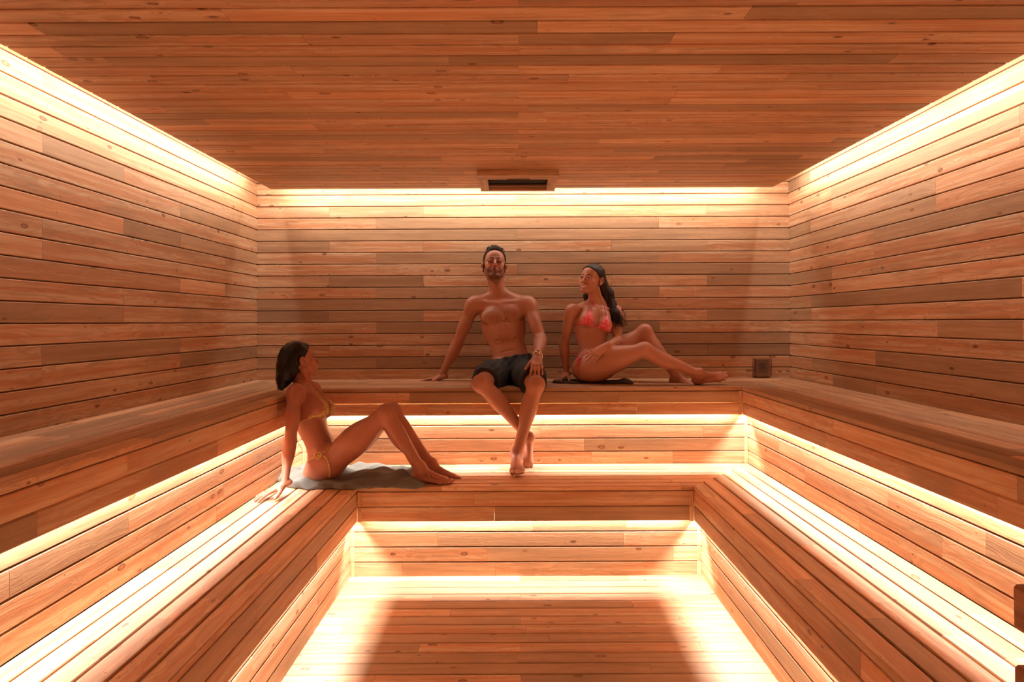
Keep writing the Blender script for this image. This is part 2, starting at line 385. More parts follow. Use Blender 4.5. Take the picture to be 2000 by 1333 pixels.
# ---------------------------------------------------------------- signed-distance modelling kit (for figures, clothing, towels)
def A(*v): return np.array(v if len(v) > 1 else v[0], dtype=np.float64)
def nrm(v): v = np.asarray(v, float); return v / (np.linalg.norm(v) + 1e-12)
def smin(a, b, k):
    if k <= 0: return np.minimum(a, b)
    h = np.maximum(k - np.abs(a - b), 0) / k
    return np.minimum(a, b) - h * h * k * .25
def smax(a, b, k): return -smin(-a, -b, k)
class SDF:
    def __init__(s): s.ops = []
    def _add(s, f, c, r, k, mode): s.ops.append((f, np.asarray(c, float), r, k, mode)); return s
    def cap(s, a, b, ra, rb=None, k=.015, mode='add'):
        a = A(a); b = A(b); rb = ra if rb is None else rb; ab = b - a; L2 = max(ab @ ab, 1e-12)
        def f(P):
            q = P - a; t = np.clip((q @ ab) / L2, 0, 1)
            return np.linalg.norm(q - t[..., None] * ab, axis=-1) - (ra + (rb - ra) * t)
        return s._add(f, (a + b) / 2, math.sqrt(L2) / 2 + max(ra, rb), k, mode)
    def ecap(s, a, b, ra, rb, n, sc, k=.015, mode='add'):
        # capsule whose section is squashed by sc along n
        a = A(a); b = A(b); ab = b - a; L2 = ab @ ab; n = nrm(n); n = nrm(n - ab * (n @ ab) / L2); g = math.sqrt(sc) if sc < 1 else 1
        def f(P):
            q = P - a; t = np.clip((q @ ab) / L2, 0, 1); w = q - t[..., None] * ab
            c = w @ n; w = w + (c * (1 / sc - 1))[..., None] * n
            return (np.linalg.norm(w, axis=-1) - (ra + (rb - ra) * t)) * g
        return s._add(f, (a + b) / 2, math.sqrt(L2) / 2 + max(ra, rb) * max(1, sc), k, mode)
    def ell(s, c, r, M=None, k=.015, mode='add'):
        c = A(c); r = A(r) if hasattr(r, '__len__') else A(r, r, r); M = np.eye(3) if M is None else np.asarray(M)
        def f(P):
            q = (P - c) @ M.T                      # rows of M are the axes
            k0 = np.linalg.norm(q / r, axis=-1); k1 = np.linalg.norm(q / (r * r), axis=-1)
            return k0 * (k0 - 1) / np.maximum(k1, 1e-9)
        return s._add(f, c, float(max(r)), k, mode)
    def chain(s, pts, rs, k=.01, mode='add', kk=None):
        for i in range(len(pts) - 1): s.cap(pts[i], pts[i + 1], rs[i], rs[i + 1], k, mode)
        return s
    def __call__(s, P, ctr, rad):
        D = np.full(P.shape[:-1], .35)
        for f, c, r, k, mode in s.ops:
            idx = np.nonzero(np.linalg.norm(ctr - c, axis=-1) < rad + r + .045 + k)[0]
            if not len(idx): continue
            p = P[idx]; d = f(p); e = D[idx]
            if mode == 'add': e = smin(e, d, k)
            elif mode == 'sub': e = smax(e, -d, k)
            D[idx] = e
        return D
    def at(s, p): p = np.atleast_2d(np.asarray(p, float)); return s(p[:, None, :], p, 0.0)[:, 0]
    def grad(s, p, e=.002):
        p = np.atleast_2d(p); g = np.stack([s.at(p + np.eye(3)[i] * e) - s.at(p - np.eye(3)[i] * e) for i in range(3)], -1)
        return g / (np.linalg.norm(g, axis=-1, keepdims=True) + 1e-9)
    def project(s, p, off=0.0, it=8):
        p = np.atleast_2d(np.asarray(p, float)).copy()
        for _ in range(it): p -= s.grad(p) * (s.at(p) - off)[:, None] * .9
        return p
class Body(SDF):
    # trunk plus limbs: a limb melts into the trunk only round its joint
    def __init__(s, main, limbs): s.main = main; s.limbs = limbs
    def __call__(s, P, ctr, rad):
        D = s.main(P, ctr, rad)
        for L, j, r, k in s.limbs:
            d = L(P, ctr, rad); m = d < .30
            if not m.any(): continue
            kk = np.clip(k * (1 - (np.linalg.norm(P - j, axis=-1) - r) / (r * .6)), .0035, k)
            h = np.maximum(kk - np.abs(D - d), 0) / kk
            D = np.minimum(D, d) - h * h * kk * .25
        return D
def mesh_sdf(f, lo, hi, h=.003, B=8):
    lo = A(lo); hi = A(hi); S = B * h; n = np.ceil((hi - lo) / S).astype(int)
    g = np.stack(np.meshgrid(*[np.arange(k) for k in n], indexing='ij'), -1).reshape(-1, 3)
    c = lo + (g + .5) * S; d = np.concatenate([f(q[:, None, :], q, S * .87)[:, 0] for q in np.array_split(c, max(1, len(c) // 40000))])
    keep = np.abs(d) < S * .87 * 1.4 + .022; g = g[keep]; c = c[keep]
    o = np.stack(np.meshgrid(*[np.arange(B + 1)] * 3, indexing='ij'), -1).reshape(-1, 3) * h
    D = np.concatenate([f((lo + gg * S)[:, None, :] + o[None], cc, S * .87) for gg, cc in zip(np.array_split(g, max(1, len(g) // 400)), np.array_split(c, max(1, len(g) // 400)))])
    D = D.reshape(-1, B + 1, B + 1, B + 1); sg = D < 0
    cn = [(i, j, k) for i in (0, 1) for j in (0, 1) for k in (0, 1)]
    cnt = sum(sg[:, i:i + B, j:j + B, k:k + B].astype(np.int8) for i, j, k in cn)
    bi, x, y, z = np.nonzero((cnt > 0) & (cnt < 8))
    V = np.zeros((len(bi), 3)); N = np.zeros(len(bi))
    for a in cn:
        for ax in range(3):
            if a[ax]: continue
            b = list(a); b[ax] = 1
            da = D[bi, x + a[0], y + a[1], z + a[2]]; db = D[bi, x + b[0], y + b[1], z + b[2]]
            m = (da < 0) != (db < 0); t = np.where(m, da / np.where(m, da - db, 1), 0)
            p = np.tile(A(*a), (len(bi), 1)); p[:, ax] += t
            V += p * m[:, None]; N += m
    V /= N[:, None]
    G = g[bi] * B + np.stack([x, y, z], -1); W = lo + (G + V) * h
    M = n * B + 3
    key = lambda q: ((q[:, 0] + 1) * M[1] + q[:, 1] + 1) * M[2] + q[:, 2] + 1
    kk = key(G); od = np.argsort(kk); ks = kk[od]; F_ = []
    for ax in range(3):
        s0 = sg[:, :B, :B, :B]; sl = [slice(None)] + [slice(0, B)] * 3; sl[ax + 1] = slice(1, B + 1); s1 = sg[tuple(sl)]
        b_, i, j, k = np.nonzero(s0 != s1); q = g[b_] * B + np.stack([i, j, k], -1); ins = s0[b_, i, j, k]
        u = np.zeros(3, int); v = np.zeros(3, int); u[(ax + 1) % 3] = 1; v[(ax + 2) % 3] = 1
        qs = [q, q - u, q - u - v, q - v]; ids = []; ok = np.ones(len(q), bool)
        for w in qs:
            kw = key(w); pos = np.clip(np.searchsorted(ks, kw), 0, len(ks) - 1); ok &= ks[pos] == kw; ids.append(od[pos])
        quad = np.stack(ids, -1)[ok]; ins = ins[ok]
        quad[~ins] = quad[~ins][:, ::-1]; F_.append(quad)
    return W, np.concatenate(F_)
def relax(W, Q, it=1, lam=.5):
    for _ in range(it):
        acc = np.zeros_like(W); cnt = np.zeros(len(W))
        for a in range(4):
            b = (a + 1) % 4
            np.add.at(acc, Q[:, a], W[Q[:, b]]); np.add.at(cnt, Q[:, a], 1)
            np.add.at(acc, Q[:, b], W[Q[:, a]]); np.add.at(cnt, Q[:, b], 1)
        W = W + (acc / np.maximum(cnt, 1)[:, None] - W) * lam
    return W
def mesh_obj(name, W, Q, mat, parent=None, col=None, loc=None):
    loc = np.zeros(3) if loc is None else np.asarray(loc)
    me = bpy.data.meshes.new(name)
    me.vertices.add(len(W)); me.vertices.foreach_set('co', (W - loc).astype(np.float32).ravel())
    me.loops.add(len(Q) * 4); me.loops.foreach_set('vertex_index', Q.astype(np.int32).ravel())
    me.polygons.add(len(Q)); me.polygons.foreach_set('loop_start', np.arange(0, len(Q) * 4, 4, dtype=np.int32))
    me.polygons.foreach_set('loop_total', np.full(len(Q), 4, dtype=np.int32))
    me.polygons.foreach_set('use_smooth', np.ones(len(Q), bool)); me.update(calc_edges=True); me.validate()
    bm = bmesh.new(); bm.from_mesh(me); be = [e for e in bm.edges if len(e.link_faces) == 1]
    if be: bmesh.ops.holes_fill(bm, edges=be, sides=14)
    for fc in bm.faces: fc.smooth = True
    bm.to_mesh(me); bm.free()
    if col is not None:
        ca = me.color_attributes.new('skin', 'FLOAT_COLOR', 'POINT'); ca.data.foreach_set('color', col.astype(np.float32).ravel())
    me.materials.append(mat)
    o = bpy.data.objects.new(name, me); C.objects.link(o); o.location = tuple(loc)
    if parent is not None: o.parent = parent; o.matrix_parent_inverse = Matrix.Translation(-parent.location)
    return o
def largest(W, Q):
    lab = np.arange(len(W))
    while True:
        m = lab[Q].min(1); new = lab.copy()
        for a in range(4): np.minimum.at(new, Q[:, a], m)
        new = new[new]
        if (new == lab).all(): break
        lab = new
    u, c = np.unique(lab[Q[:, 0]], return_counts=True); keep = lab[Q[:, 0]] == u[c.argmax()]; Q = Q[keep]
    used = np.unique(Q); ix = np.zeros(len(W), int); ix[used] = np.arange(len(used)); return W[used], ix[Q]
def sdf_obj(name, f, lo, hi, mat, parent=None, h=.003, colf=None, it=1, disp=None, loc=None):
    W, Q = mesh_sdf(f, lo, hi, h)
    if name.startswith('bikini'): W, Q = largest(W, Q)
    W = relax(W, Q, it)
    if disp is not None: W = disp(W)
    return mesh_obj(name, W, Q, mat, parent, colf(W) if colf else None, loc)

# materials for figures
def skin_material(name, gloss=.40):
    t = NT(name); at = t.n('ShaderNodeAttribute', attribute_name='skin')
    tc = t.n('ShaderNodeTexCoord').outputs['Object']
    n1 = t.noise(tc, 9, 3, .6); n2 = t.noise(tc, 420, 2, .6); n3 = t.noise(tc, 45, 3, .6)
    c = t.mix(t.math('MULTIPLY', t.ramp(n1, .35, .75), .22), at.outputs['Color'], (.58, .19, .11))
    mp = t.n('ShaderNodeMapping'); mp.inputs['Scale'].default_value = (330, 330, 60); mp.inputs['Rotation'].default_value = (.1, .35, 0); t.l(tc, mp.inputs[0])
    hair = t.noise(mp.outputs[0], 1, 2, .6, .5)
    hm = t.math('MULTIPLY', t.math('SUBTRACT', 1.0, at.outputs['Alpha']), t.math('MULTIPLY', t.ramp(hair, .44, .66), .62))
    c = t.mix(hm, c, (.055, .03, .018))
    t.l(c, t.b.inputs['Base Color']); t.b.inputs['Roughness'].default_value = gloss
    bw = t.n('ShaderNodeRGBToBW'); t.l(c, bw.inputs[0]); t.l(t.math('MULTIPLY', t.ramp(bw.outputs[0], .04, .16), .40), t.b.inputs['Specular IOR Level']); t.b.inputs['Subsurface Weight'].default_value = .0; t.b.inputs['Subsurface Radius'].default_value = (1, .35, .2); t.b.inputs['Subsurface Scale'].default_value = .006
    bp = t.n('ShaderNodeBump'); bp.inputs['Strength'].default_value = .18; bp.inputs['Distance'].default_value = .002
    t.l(t.math('ADD', t.math('MULTIPLY', n2, .3), n3), bp.inputs['Height']); t.l(bp.outputs[0], t.b.inputs['Normal'])
    return t.m
def plain(name, col, rough=.6, metal=0, bump=0, scale=300, spec=.5, col2=None, stretch=(1, 1, 1)):
    t = NT(name); tc = t.n('ShaderNodeTexCoord').outputs['Object']
    mp = t.n('ShaderNodeMapping'); mp.inputs['Scale'].default_value = stretch; t.l(tc, mp.inputs[0])
    n = t.noise(mp.outputs[0], scale, 3, .6)
    t.l(t.mix(t.ramp(n, .35, .65), col, col2 or tuple(c * .8 for c in col)), t.b.inputs['Base Color'])
    t.b.inputs['Roughness'].default_value = rough; t.b.inputs['Metallic'].default_value = metal; t.b.inputs['Specular IOR Level'].default_value = spec
    if bump:
        bp = t.n('ShaderNodeBump'); bp.inputs['Strength'].default_value = bump; bp.inputs['Distance'].default_value = .002
        t.l(n, bp.inputs['Height']); t.l(bp.outputs[0], t.b.inputs['Normal'])
    return t.m
def spotted(name, a, b, scale, lo, hi, rough=.5, c=None):
    t = NT(name); tc = t.n('ShaderNodeTexCoord').outputs['Object']
    n = t.noise(tc, scale, 2, .6, 1.2); col = t.mix(t.ramp(n, lo, hi), a, b)
    if c: col = t.mix(t.ramp(t.noise(tc, scale * 1.7, 2, .6, .5), .56, .62), col, c)
    t.l(col, t.b.inputs['Base Color']); t.b.inputs['Roughness'].default_value = rough
    return t.m
SKIN = skin_material('skin')
BLACKCLOTH = plain('black_swim_fabric', (.016, .016, .018), .75, bump=.3, scale=900)
HAIR_WET = plain('wet_black_hair', (.006, .005, .0045), .34, bump=.8, scale=1, stretch=(260, 260, 22), col2=(.012, .008, .006), spec=.3)
HAIR_BROWN = plain('wet_brown_hair', (.026, .012, .008), .42, bump=.8, scale=1, stretch=(260, 260, 22), col2=(.010, .006, .005), spec=.3)
HAIR_CURL = plain('dark_curly_hair', (.018, .011, .007), .6, bump=.6, scale=260, col2=(.032, .022, .015), spec=.15)
PINK = spotted('pink_patterned_fabric', (.80, .035, .10), (.95, .33, .33), 85, .47, .55)
PINKSTR = plain('pink_cord', (.82, .05, .12), .6)
GOLD = spotted('gold_animal_print_fabric', (.75, .45, .10), (.12, .05, .015), 190, .50, .55, c=(.95, .75, .40))
STEEL = plain('brushed_steel', (.75, .68, .55), .25, 1)
GOLDM = plain('gold_metal', (.95, .70, .35), .2, 1)
DIAL = plain('dark_watch_dial', (.02, .02, .02), .2)

# ---------------------------------------------------------------- figures
def frame(up, fwd):
    u = nrm(up); f = nrm(A(fwd) - u * (A(fwd) @ u)); l = np.cross(u, f); return np.stack([l, f, u])
def L2W(c, M, p): return A(c) + A(p) @ M
class Fig:
    def __init__(s, female): s.S = s.main = SDF(); s.limbs = []; s.fem = female; s.paint = []; s.nails = []
    def limb(s, j, r, k): s.S = SDF(); s.limbs.append((s.S, A(j), r, k))
    def whole(s): s.S = Body(s.main, s.limbs)
    def head(s, c, up, fwd, sc=1.0, smile=False, closed=False, earz=0.0):
        S = s.S; M = frame(up, fwd); s.hM = M; s.hC = A(c); s.hs = sc; fem = s.fem; s.smile = smile; s.closed = closed
        g = lambda x, y, z: L2W(c, M, (x * sc, y * sc, z * sc))
        e = lambda p, r, k=.012, mode='add', MM=None: S.ell(g(*p), [q * sc for q in r], M if MM is None else MM, k * sc, mode)
        k_ = lambda a, b, ra, rb=None, k=.010, mode='add': S.cap(g(*a), g(*b), ra * sc, (ra if rb is None else rb) * sc, k * sc, mode)
        e((0, -.014, .034), (.0755, .097, .088), .02)
        e((0, .030, -.015), (.062, .060, .080), .02)
        e((0, .044, .040), (.053, .043, .048), .02)
        e((0, .028, -.072), (.046 if not fem else .040, .052, .034), .02)
        jw = .052 if not fem else .043
        for q in (1, -1):
            k_((q * jw, .002, -.055), (q * .018, .070, -.096), .018 if not fem else .014, .015, .018)
            e((q * .044, .056, -.022), (.021, .022, .018), .016)
            e((q * .034, .066, -.048), (.020, .018, .022), .016)
            k_((q * .012, .0865, .020), (q * .046, .068, .017), .0085 if not fem else .0065, .006, .012)
            e((q * .0315, .098, .000), (.0175, .0155, .0145), .009, 'sub')
            e((q * .0315, .0775, -.0005), (.0135, .0125, .0125), .002)
            # lids
            k_((q * .019, .0865, .006), (q * .032, .0900, .0095), .0026, .0028, .003); k_((q * .032, .0900, .0095), (q * .045, .0825, .004), .0028, .0024, .003)
            k_((q * .020, .0860, -.006), (q * .044, .0815, -.006), .0020, .0020, .003)
            if closed: e((q * .0315, .0795, .001), (.0140, .0135, .0125), .002)
            # ears
            ez_ = earz
            e((q * .0775, -.012, -.004 + ez_), (.0065, .0165, .029), .006)
            ear = [(q * .080, .004, .000 + ez_), (q * .083, .004, .016 + ez_), (q * .086, -.006, .026 + ez_), (q * .088, -.018, .024 + ez_), (q * .089, -.025, .010 + ez_), (q * .087, -.024, -.006 + ez_), (q * .083, -.014, -.022 + ez_), (q * .080, -.005, -.029 + ez_)]
            S.chain([g(*v) for v in ear], [.0030 * sc, .0036 * sc, .0040 * sc, .0040 * sc, .0040 * sc, .0038 * sc, .0050 * sc, .0060 * sc], .004)
            e((q * .087, -.009, .001 + ez_), (.0075, .0085, .0150), .004, 'sub'); e((q * .082, .003, -.004 + ez_), (.005, .004, .006), .003)
        nl = .119 if not fem else .106
        k_((0, .086, .012), (0, nl - .002, -.026), .0068, .0082, .010); e((0, nl - .001, -.031), (.0095, .0095, .0085), .006)
        for q in (1, -1): e((q * .0110, .1000, -.034), (.0080, .0105, .0075), .009); e((q * .0068, .107, -.0405), (.0042, .0060, .0045), .002, 'sub')
        e((0, .072, -.062), (.030, .026, .024), .012)
        cz = .0 if not smile else .006; w = .023 if not smile else .030
        if smile:
            for q in (1, -1):
                S.chain([g(0, .1005, -.0585), g(q * .014, .0975, -.0580), g(q * w, .0850, -.0540)], [.0042 * sc, .0040 * sc, .002 * sc], .003)
                S.chain([g(0, .0975, -.0760), g(q * .014, .0940, -.0735), g(q * w, .0850, -.0550)], [.0050 * sc, .0045 * sc, .002 * sc], .003)
                k_((q * .036, .073, -.060), (q * .024, .090, -.034), .0018, .002, .006, 'sub')
            e((0, .098, -.0665), (.024, .0085, .0065), .003, 'sub'); e((0, .0865, -.0660), (.024, .0085, .008), .001)
        else:
            for q in (1, -1):
                S.chain([g(0, .1015, -.0605), g(q * .009, .1005, -.0585), g(q * w, .0880, -.0640)], [(.0045 if fem else .0030) * sc, (.0045 if fem else .0030) * sc, .002 * sc], .004)
                S.chain([g(0, .0990, -.0720), g(q * .010, .0970, -.0720), g(q * w, .0875, -.0655)], [(.0055 if fem else .0040) * sc, (.0050 if fem else .0036) * sc, .002 * sc], .004)
                S.chain([g(0, .1060, -.0658), g(q * .012, .1035, -.0655), g(q * w, .0930, -.0648)], [.0012 * sc] * 3, .002, 'sub')
        e((0, .079, -.097), (.019 if not fem else .015, .016, .014), .012)
        return g
    def torso(s, P, Cc, Nb, pf, cf, shl, shr):
        S = s.S; P = A(P); Cc = A(Cc); Nb = A(Nb); s.pM = frame(Cc - P, pf); s.cM = frame(Nb - Cc, cf); s.Cc = Cc; s.P = P
        p = lambda *q: L2W(P, s.pM, q); c = lambda *q: L2W(Cc, s.cM, q); F_ = s.fem
        if not F_:
            S.ell(c(0, 0, -.005), (.156, .106, .180), s.cM, .04)
            S.ecap(c(0, .0, -.09), p(0, .01, .04), .124, .130, s.cM[1], .70, .05)
            S.ell(p(0, 0, 0), (.162, .108, .105), s.pM, .04)
            S.ell(c(0, -.01, .10), (.14, .085, .07), s.cM, .04)
            for q in (1, -1):
                S.ell(c(q * .074, .072, .043), (.084, .043, .062), s.cM, .018)
                S.ell(c(q * .125, -.02, .0), (.04, .06, .12), s.cM, .03)
                S.ell(c(q * .035, .070, -.100), (.034, .030, .060), s.cM, .03); 0
                S.ell(p(q * .08, -.05, -.045), (.085, .085, .075), s.pM, .03)
                sh = A(shl) if q > 0 else A(shr)
                S.cap(Nb + A(0, 0, .02), sh + nrm(Nb - sh) * .03, .050, .040, .05); S.cap(c(0, -.01, .09), sh + nrm(Nb - sh) * .04 - A(0, 0, .02), .075, .050, .05)
                S.cap(c(q * .02, .075, .135), sh + nrm(Nb - sh) * .02 + s.cM[1] * .030, .010, .012, .02)
            S.chain([c(-.13, .085, -.018), c(-.07, .112, -.030), c(0, .108, -.016), c(.07, .112, -.030), c(.13, .085, -.018)], [.0055] * 5, .014, 'sub')
            S.cap(c(0, .128, .09), c(0, .118, -.10), .007, .004, .02, 'sub')
            S.cap(c(-.11, .085, -.150), c(.11, .085, -.150), .003, .003, .012, 'sub')
            S.cap(p(-.12, .095, .120), p(.12, .095, .120), .003, .003, .012, 'sub')
            S.chain([p(-.12, .10, .10), p(0, .135, .088), p(.12, .10, .10)], [.003] * 3, .012, 'sub')
            s.nip = [c(q * .088, .112, .020) for q in (1, -1)]
        else:
            S.ell(c(0, 0, 0), (.122, .086, .160), s.cM, .04)
            S.ecap(c(0, .0, -.08), p(0, .005, .07), .104, .112, s.cM[1], .74, .05)
            S.ell(p(0, 0, .005), (.148, .098, .092), s.pM, .045)
            S.ell(c(0, -.01, .09), (.115, .068, .06), s.cM, .04)
            for q in (1, -1):
                S.ell(c(q * .067, .082, -.008), (.058, .056, .057), s.cM, .020)
                S.ell(c(q * .060, .060, .045), (.045, .040, .060), s.cM, .03)
                S.ell(p(q * .075, -.045, -.040), (.085, .085, .078), s.pM, .035)
                sh = A(shl) if q > 0 else A(shr)
                S.cap(Nb + A(0, 0, .015), sh + nrm(Nb - sh) * .025, .034, .026, .04)
                S.cap(c(q * .02, .058, .118), sh + nrm(Nb - sh) * .02 + s.cM[1] * .02, .006, .008, .014)
            S.ell(p(0, .09, .075), (.006, .010, .007), s.pM, .006, 'sub')
            s.nip = []
    def neck(s, Nb, r):
        S = s.S; h = s.hC; M = s.hM; top = L2W(h, M, (0, -.022, -.045))
        S.cap(A(Nb) - A(0, 0, .03), top, r * 1.08, r, .03)
        for q in (1, -1):
            S.cap(L2W(h, M, (q * .055, -.02, -.055)), A(Nb) + s.cM[1] * .045 + s.cM[0] * q * .018 - s.cM[2] * .0, r * .28, r * .24, .018)
    def arm(s, sh, el, wr, back=None, m=1.0):
        S = s.S; sh, el, wr = A(sh), A(el), A(wr); F_ = s.fem
        a, b, c_, d = ((.040, .033, .034, .021) if F_ else (.050, .040, .043, .027)); a *= m; b *= m; c_ *= m; d *= m
        ax = nrm(el - sh); fx = nrm(wr - el)
        out = nrm(sh - s.Cc - s.cM[2] * ((sh - s.Cc) @ s.cM[2]))
        S.ell(sh + ax * .022, (a * 1.12, a * 1.16, a * 1.5), frame(-ax, s.cM[1]), .03)
        S.cap(sh, el, a, b, .03)
        fr = nrm((wr - el) - ax * ((wr - el) @ ax) + s.cM[1] * .02)
        mid = sh + (el - sh) * .55
        Mm = frame(ax, fr)
        S.ell(mid + fr * a * .30, (a * .80, a * .80, a * 1.9), Mm, .02); S.ell(sh + (el - sh) * .45 - fr * a * .32, (a * .8, a * .75, a * 2.0), Mm, .02)
        S.cap(el, wr, b * .92, d, .02)
        p2 = el + (wr - el) * .26; S.ell(p2, (c_ * 1.0, c_ * .92, c_ * 2.2), frame(fx, fr), .025)
        S.ell(el - fr * .006, (b * .82,) * 3, None, .02)
    def hand(s, W, d, n, thumb, sc=1.0, curls=None, splay=(7, 1.5, -4, -11), tangle=38, tcurl=10):
        """W wrist, d towards the fingers, n out of the back of the hand, thumb = +1/-1 side along n x d"""
        S = s.S; W = A(W); d = nrm(d); n = nrm(A(n) - d * (A(n) @ d)); t = np.cross(n, d) * thumb
        q = lambda x, y, z: W + (t * x + d * y + n * z) * sc
        S.ecap(q(0, -.03, 0), q(0, .02, 0), .026 * sc, .028 * sc, n, .72, .012)
        offs = (.0275, .0095, -.0085, -.0255); kn = (.090, .094, .089, .081); ln = (.94, 1.04, .97, .76)
        curls = curls or [(8, 12, 8)] * 4
        for i in range(4):
            k0 = q(offs[i], kn[i], .002)
            S.ecap(q(offs[i] * .62, .015, 0), k0, .0165 * sc, .0118 * sc, n, .80, .012)
            a = R(splay[i]); dd = d * math.cos(a) + t * math.sin(a); side = np.cross(n, dd); nn = n.copy(); p = k0; ang = 0
            fk = 1.0 if s.fem else 1.14; rr = [v_ * fk for v_ in ((.0088, .0080, .0073, .0062) if i < 3 else (.0078, .0070, .0064, .0056))]
            for j, L in enumerate((.044, .027, .021)):
                if j == 0: p00 = p.copy()
                if j == 1 and i == 3: s.little = (p00 * .45 + p * .55, nrm(p - p00), rr[0] * sc)
                ang += R(curls[i][j]); v = dd * math.cos(ang) - n * math.sin(ang); p2 = p + v * L * ln[i] * sc
                S.cap(p, p2, rr[j] * sc, rr[j + 1] * sc, .0035 if j else .007); p = p2
            up = n * math.cos(ang) + dd * math.sin(ang)
            s.nails.append((p + up * .0055 * sc, v, .0075 * sc))
        b = q(.020, .020, -.006); a = R(tangle); v = d * math.cos(a) + t * math.sin(a) - n * .22; v = nrm(v)
        p1 = b + v * .043 * sc; a2 = a - R(tcurl); v2 = nrm(d * math.cos(a2) + t * math.sin(a2) - n * .15); p2 = p1 + v2 * .033 * sc; p3 = p2 + nrm(d * math.cos(a2 - .15) + t * math.sin(a2 - .15) - n * .1) * .024 * sc
        S.cap(b, p1, .0165 * sc, .0125 * sc, .012); S.cap(p1, p2, .0108 * sc, .0095 * sc, .005); S.cap(p2, p3, .0098 * sc, .0078 * sc, .004)
        s.nails.append((p3 + n * .007 * sc, v2, .008 * sc))
        return q
    def leg(s, hip, kn, an, m=1.0):
        S = s.S; hip, kn, an = A(hip), A(kn), A(an); F_ = s.fem
        a, b, c_, d = ((.083, .052, .050, .031) if F_ else (.084, .058, .056, .036)); a *= m; b *= m; c_ *= m; d *= m
        tx = nrm(kn - hip); sx = nrm(an - kn)
        S.cap(hip, kn, a, b, .04)
        post = nrm((hip - kn) - sx * ((hip - kn) @ sx)); front = nrm(-(an - kn) + tx * ((an - kn) @ tx))
        mid = hip + (kn - hip) * .42; S.ell(mid + front * a * .12, (a * .95, a * .98, a * 2.0), frame(tx, front), .03)
        S.ell(mid - front * a * .2, (a * .85, a * .8, a * 1.9), frame(tx, front), .03)
        S.ell(kn + front * .003, (b * .86, b * .86, b * .98), frame(tx, front), .025)
        S.cap(kn, an, b * .80, d * .95, .03)
        cm = kn + (an - kn) * .32
        S.ell(cm + post * c_ * .42, (c_ * 1.0, c_ * .86, c_ * 2.35), frame(sx, post), .03)
        S.cap(kn - post * b * .35 + sx * .05, an - post * .006, .024 * m, .018 * m, .02)
        S.cap(kn + (an - kn) * .7 + post * d * .65, an + post * d * .75 + sx * .02, .010, .011, .018)
        return post
    def foot(s, an, d, up, medial, sc=1.0, spread=1.0, toecurl=0.0):
        """an ankle centre; d towards the toes; up = sole to instep; medial = +1/-1 side along up x d"""
        S = s.S; an = A(an); d = nrm(d); u = nrm(A(up) - d * (A(up) @ d)); t = np.cross(u, d) * medial
        q = lambda x, y, z: an + (t * x + d * y + u * (z - .072)) * sc
        M = np.stack([t, d, u])
        S.cap(an + u * .03 * sc, q(0, -.006, .04), .034 * sc, .034 * sc, .02)
        S.ell(q(0, -.028, .030), [.031 * sc, .036 * sc, .032 * sc], M, .02)
        S.ell(q(.026, .000, .076), [.014 * sc] * 3, M, .014); S.ell(q(-.026, -.006, .066), [.013 * sc] * 3, M, .014)
        S.cap(q(.004, .012, .070), q(.010, .125, .028), .029 * sc, .017 * sc, .025)
        S.ecap(q(-.006, .0, .026), q(-.012, .140, .017), .030 * sc, .026 * sc, u, .62, .02)
        S.ecap(q(.014, .06, .034), q(.016, .145, .020), .024 * sc, .024 * sc, u, .75, .02)
        S.cap(q(.028, .150, .0175), q(-.030, .128, .0135), .0170 * sc, .0130 * sc, .014)
        tc = lambda z: z
        S.cap(q(.028, .155, .016), q(.030, .192, .012 - toecurl * .3), .0145 * sc, .0125 * sc, .006)
        s.nails.append((q(.030, .196, .024 - toecurl * .3), d, .0085 * sc))
        xs = (.0085, -.0055, -.0185, -.0305); ys = (.196, .189, .180, .168)
        for i in range(4):
            a0 = q(xs[i] * spread * .9, .148 - i * .006, .018); a1 = q(xs[i] * spread, ys[i] - .018, .017); a2 = q(xs[i] * spread, ys[i], .0095 - toecurl)
            r = .0095 - i * .0008
            S.cap(a0, a1, r * sc, r * sc, .006); S.cap(a1, a2, r * sc, r * .95 * sc, .003)
            s.nails.append((a2 + u * r * .8 * sc, d, .005 * sc))
        return q
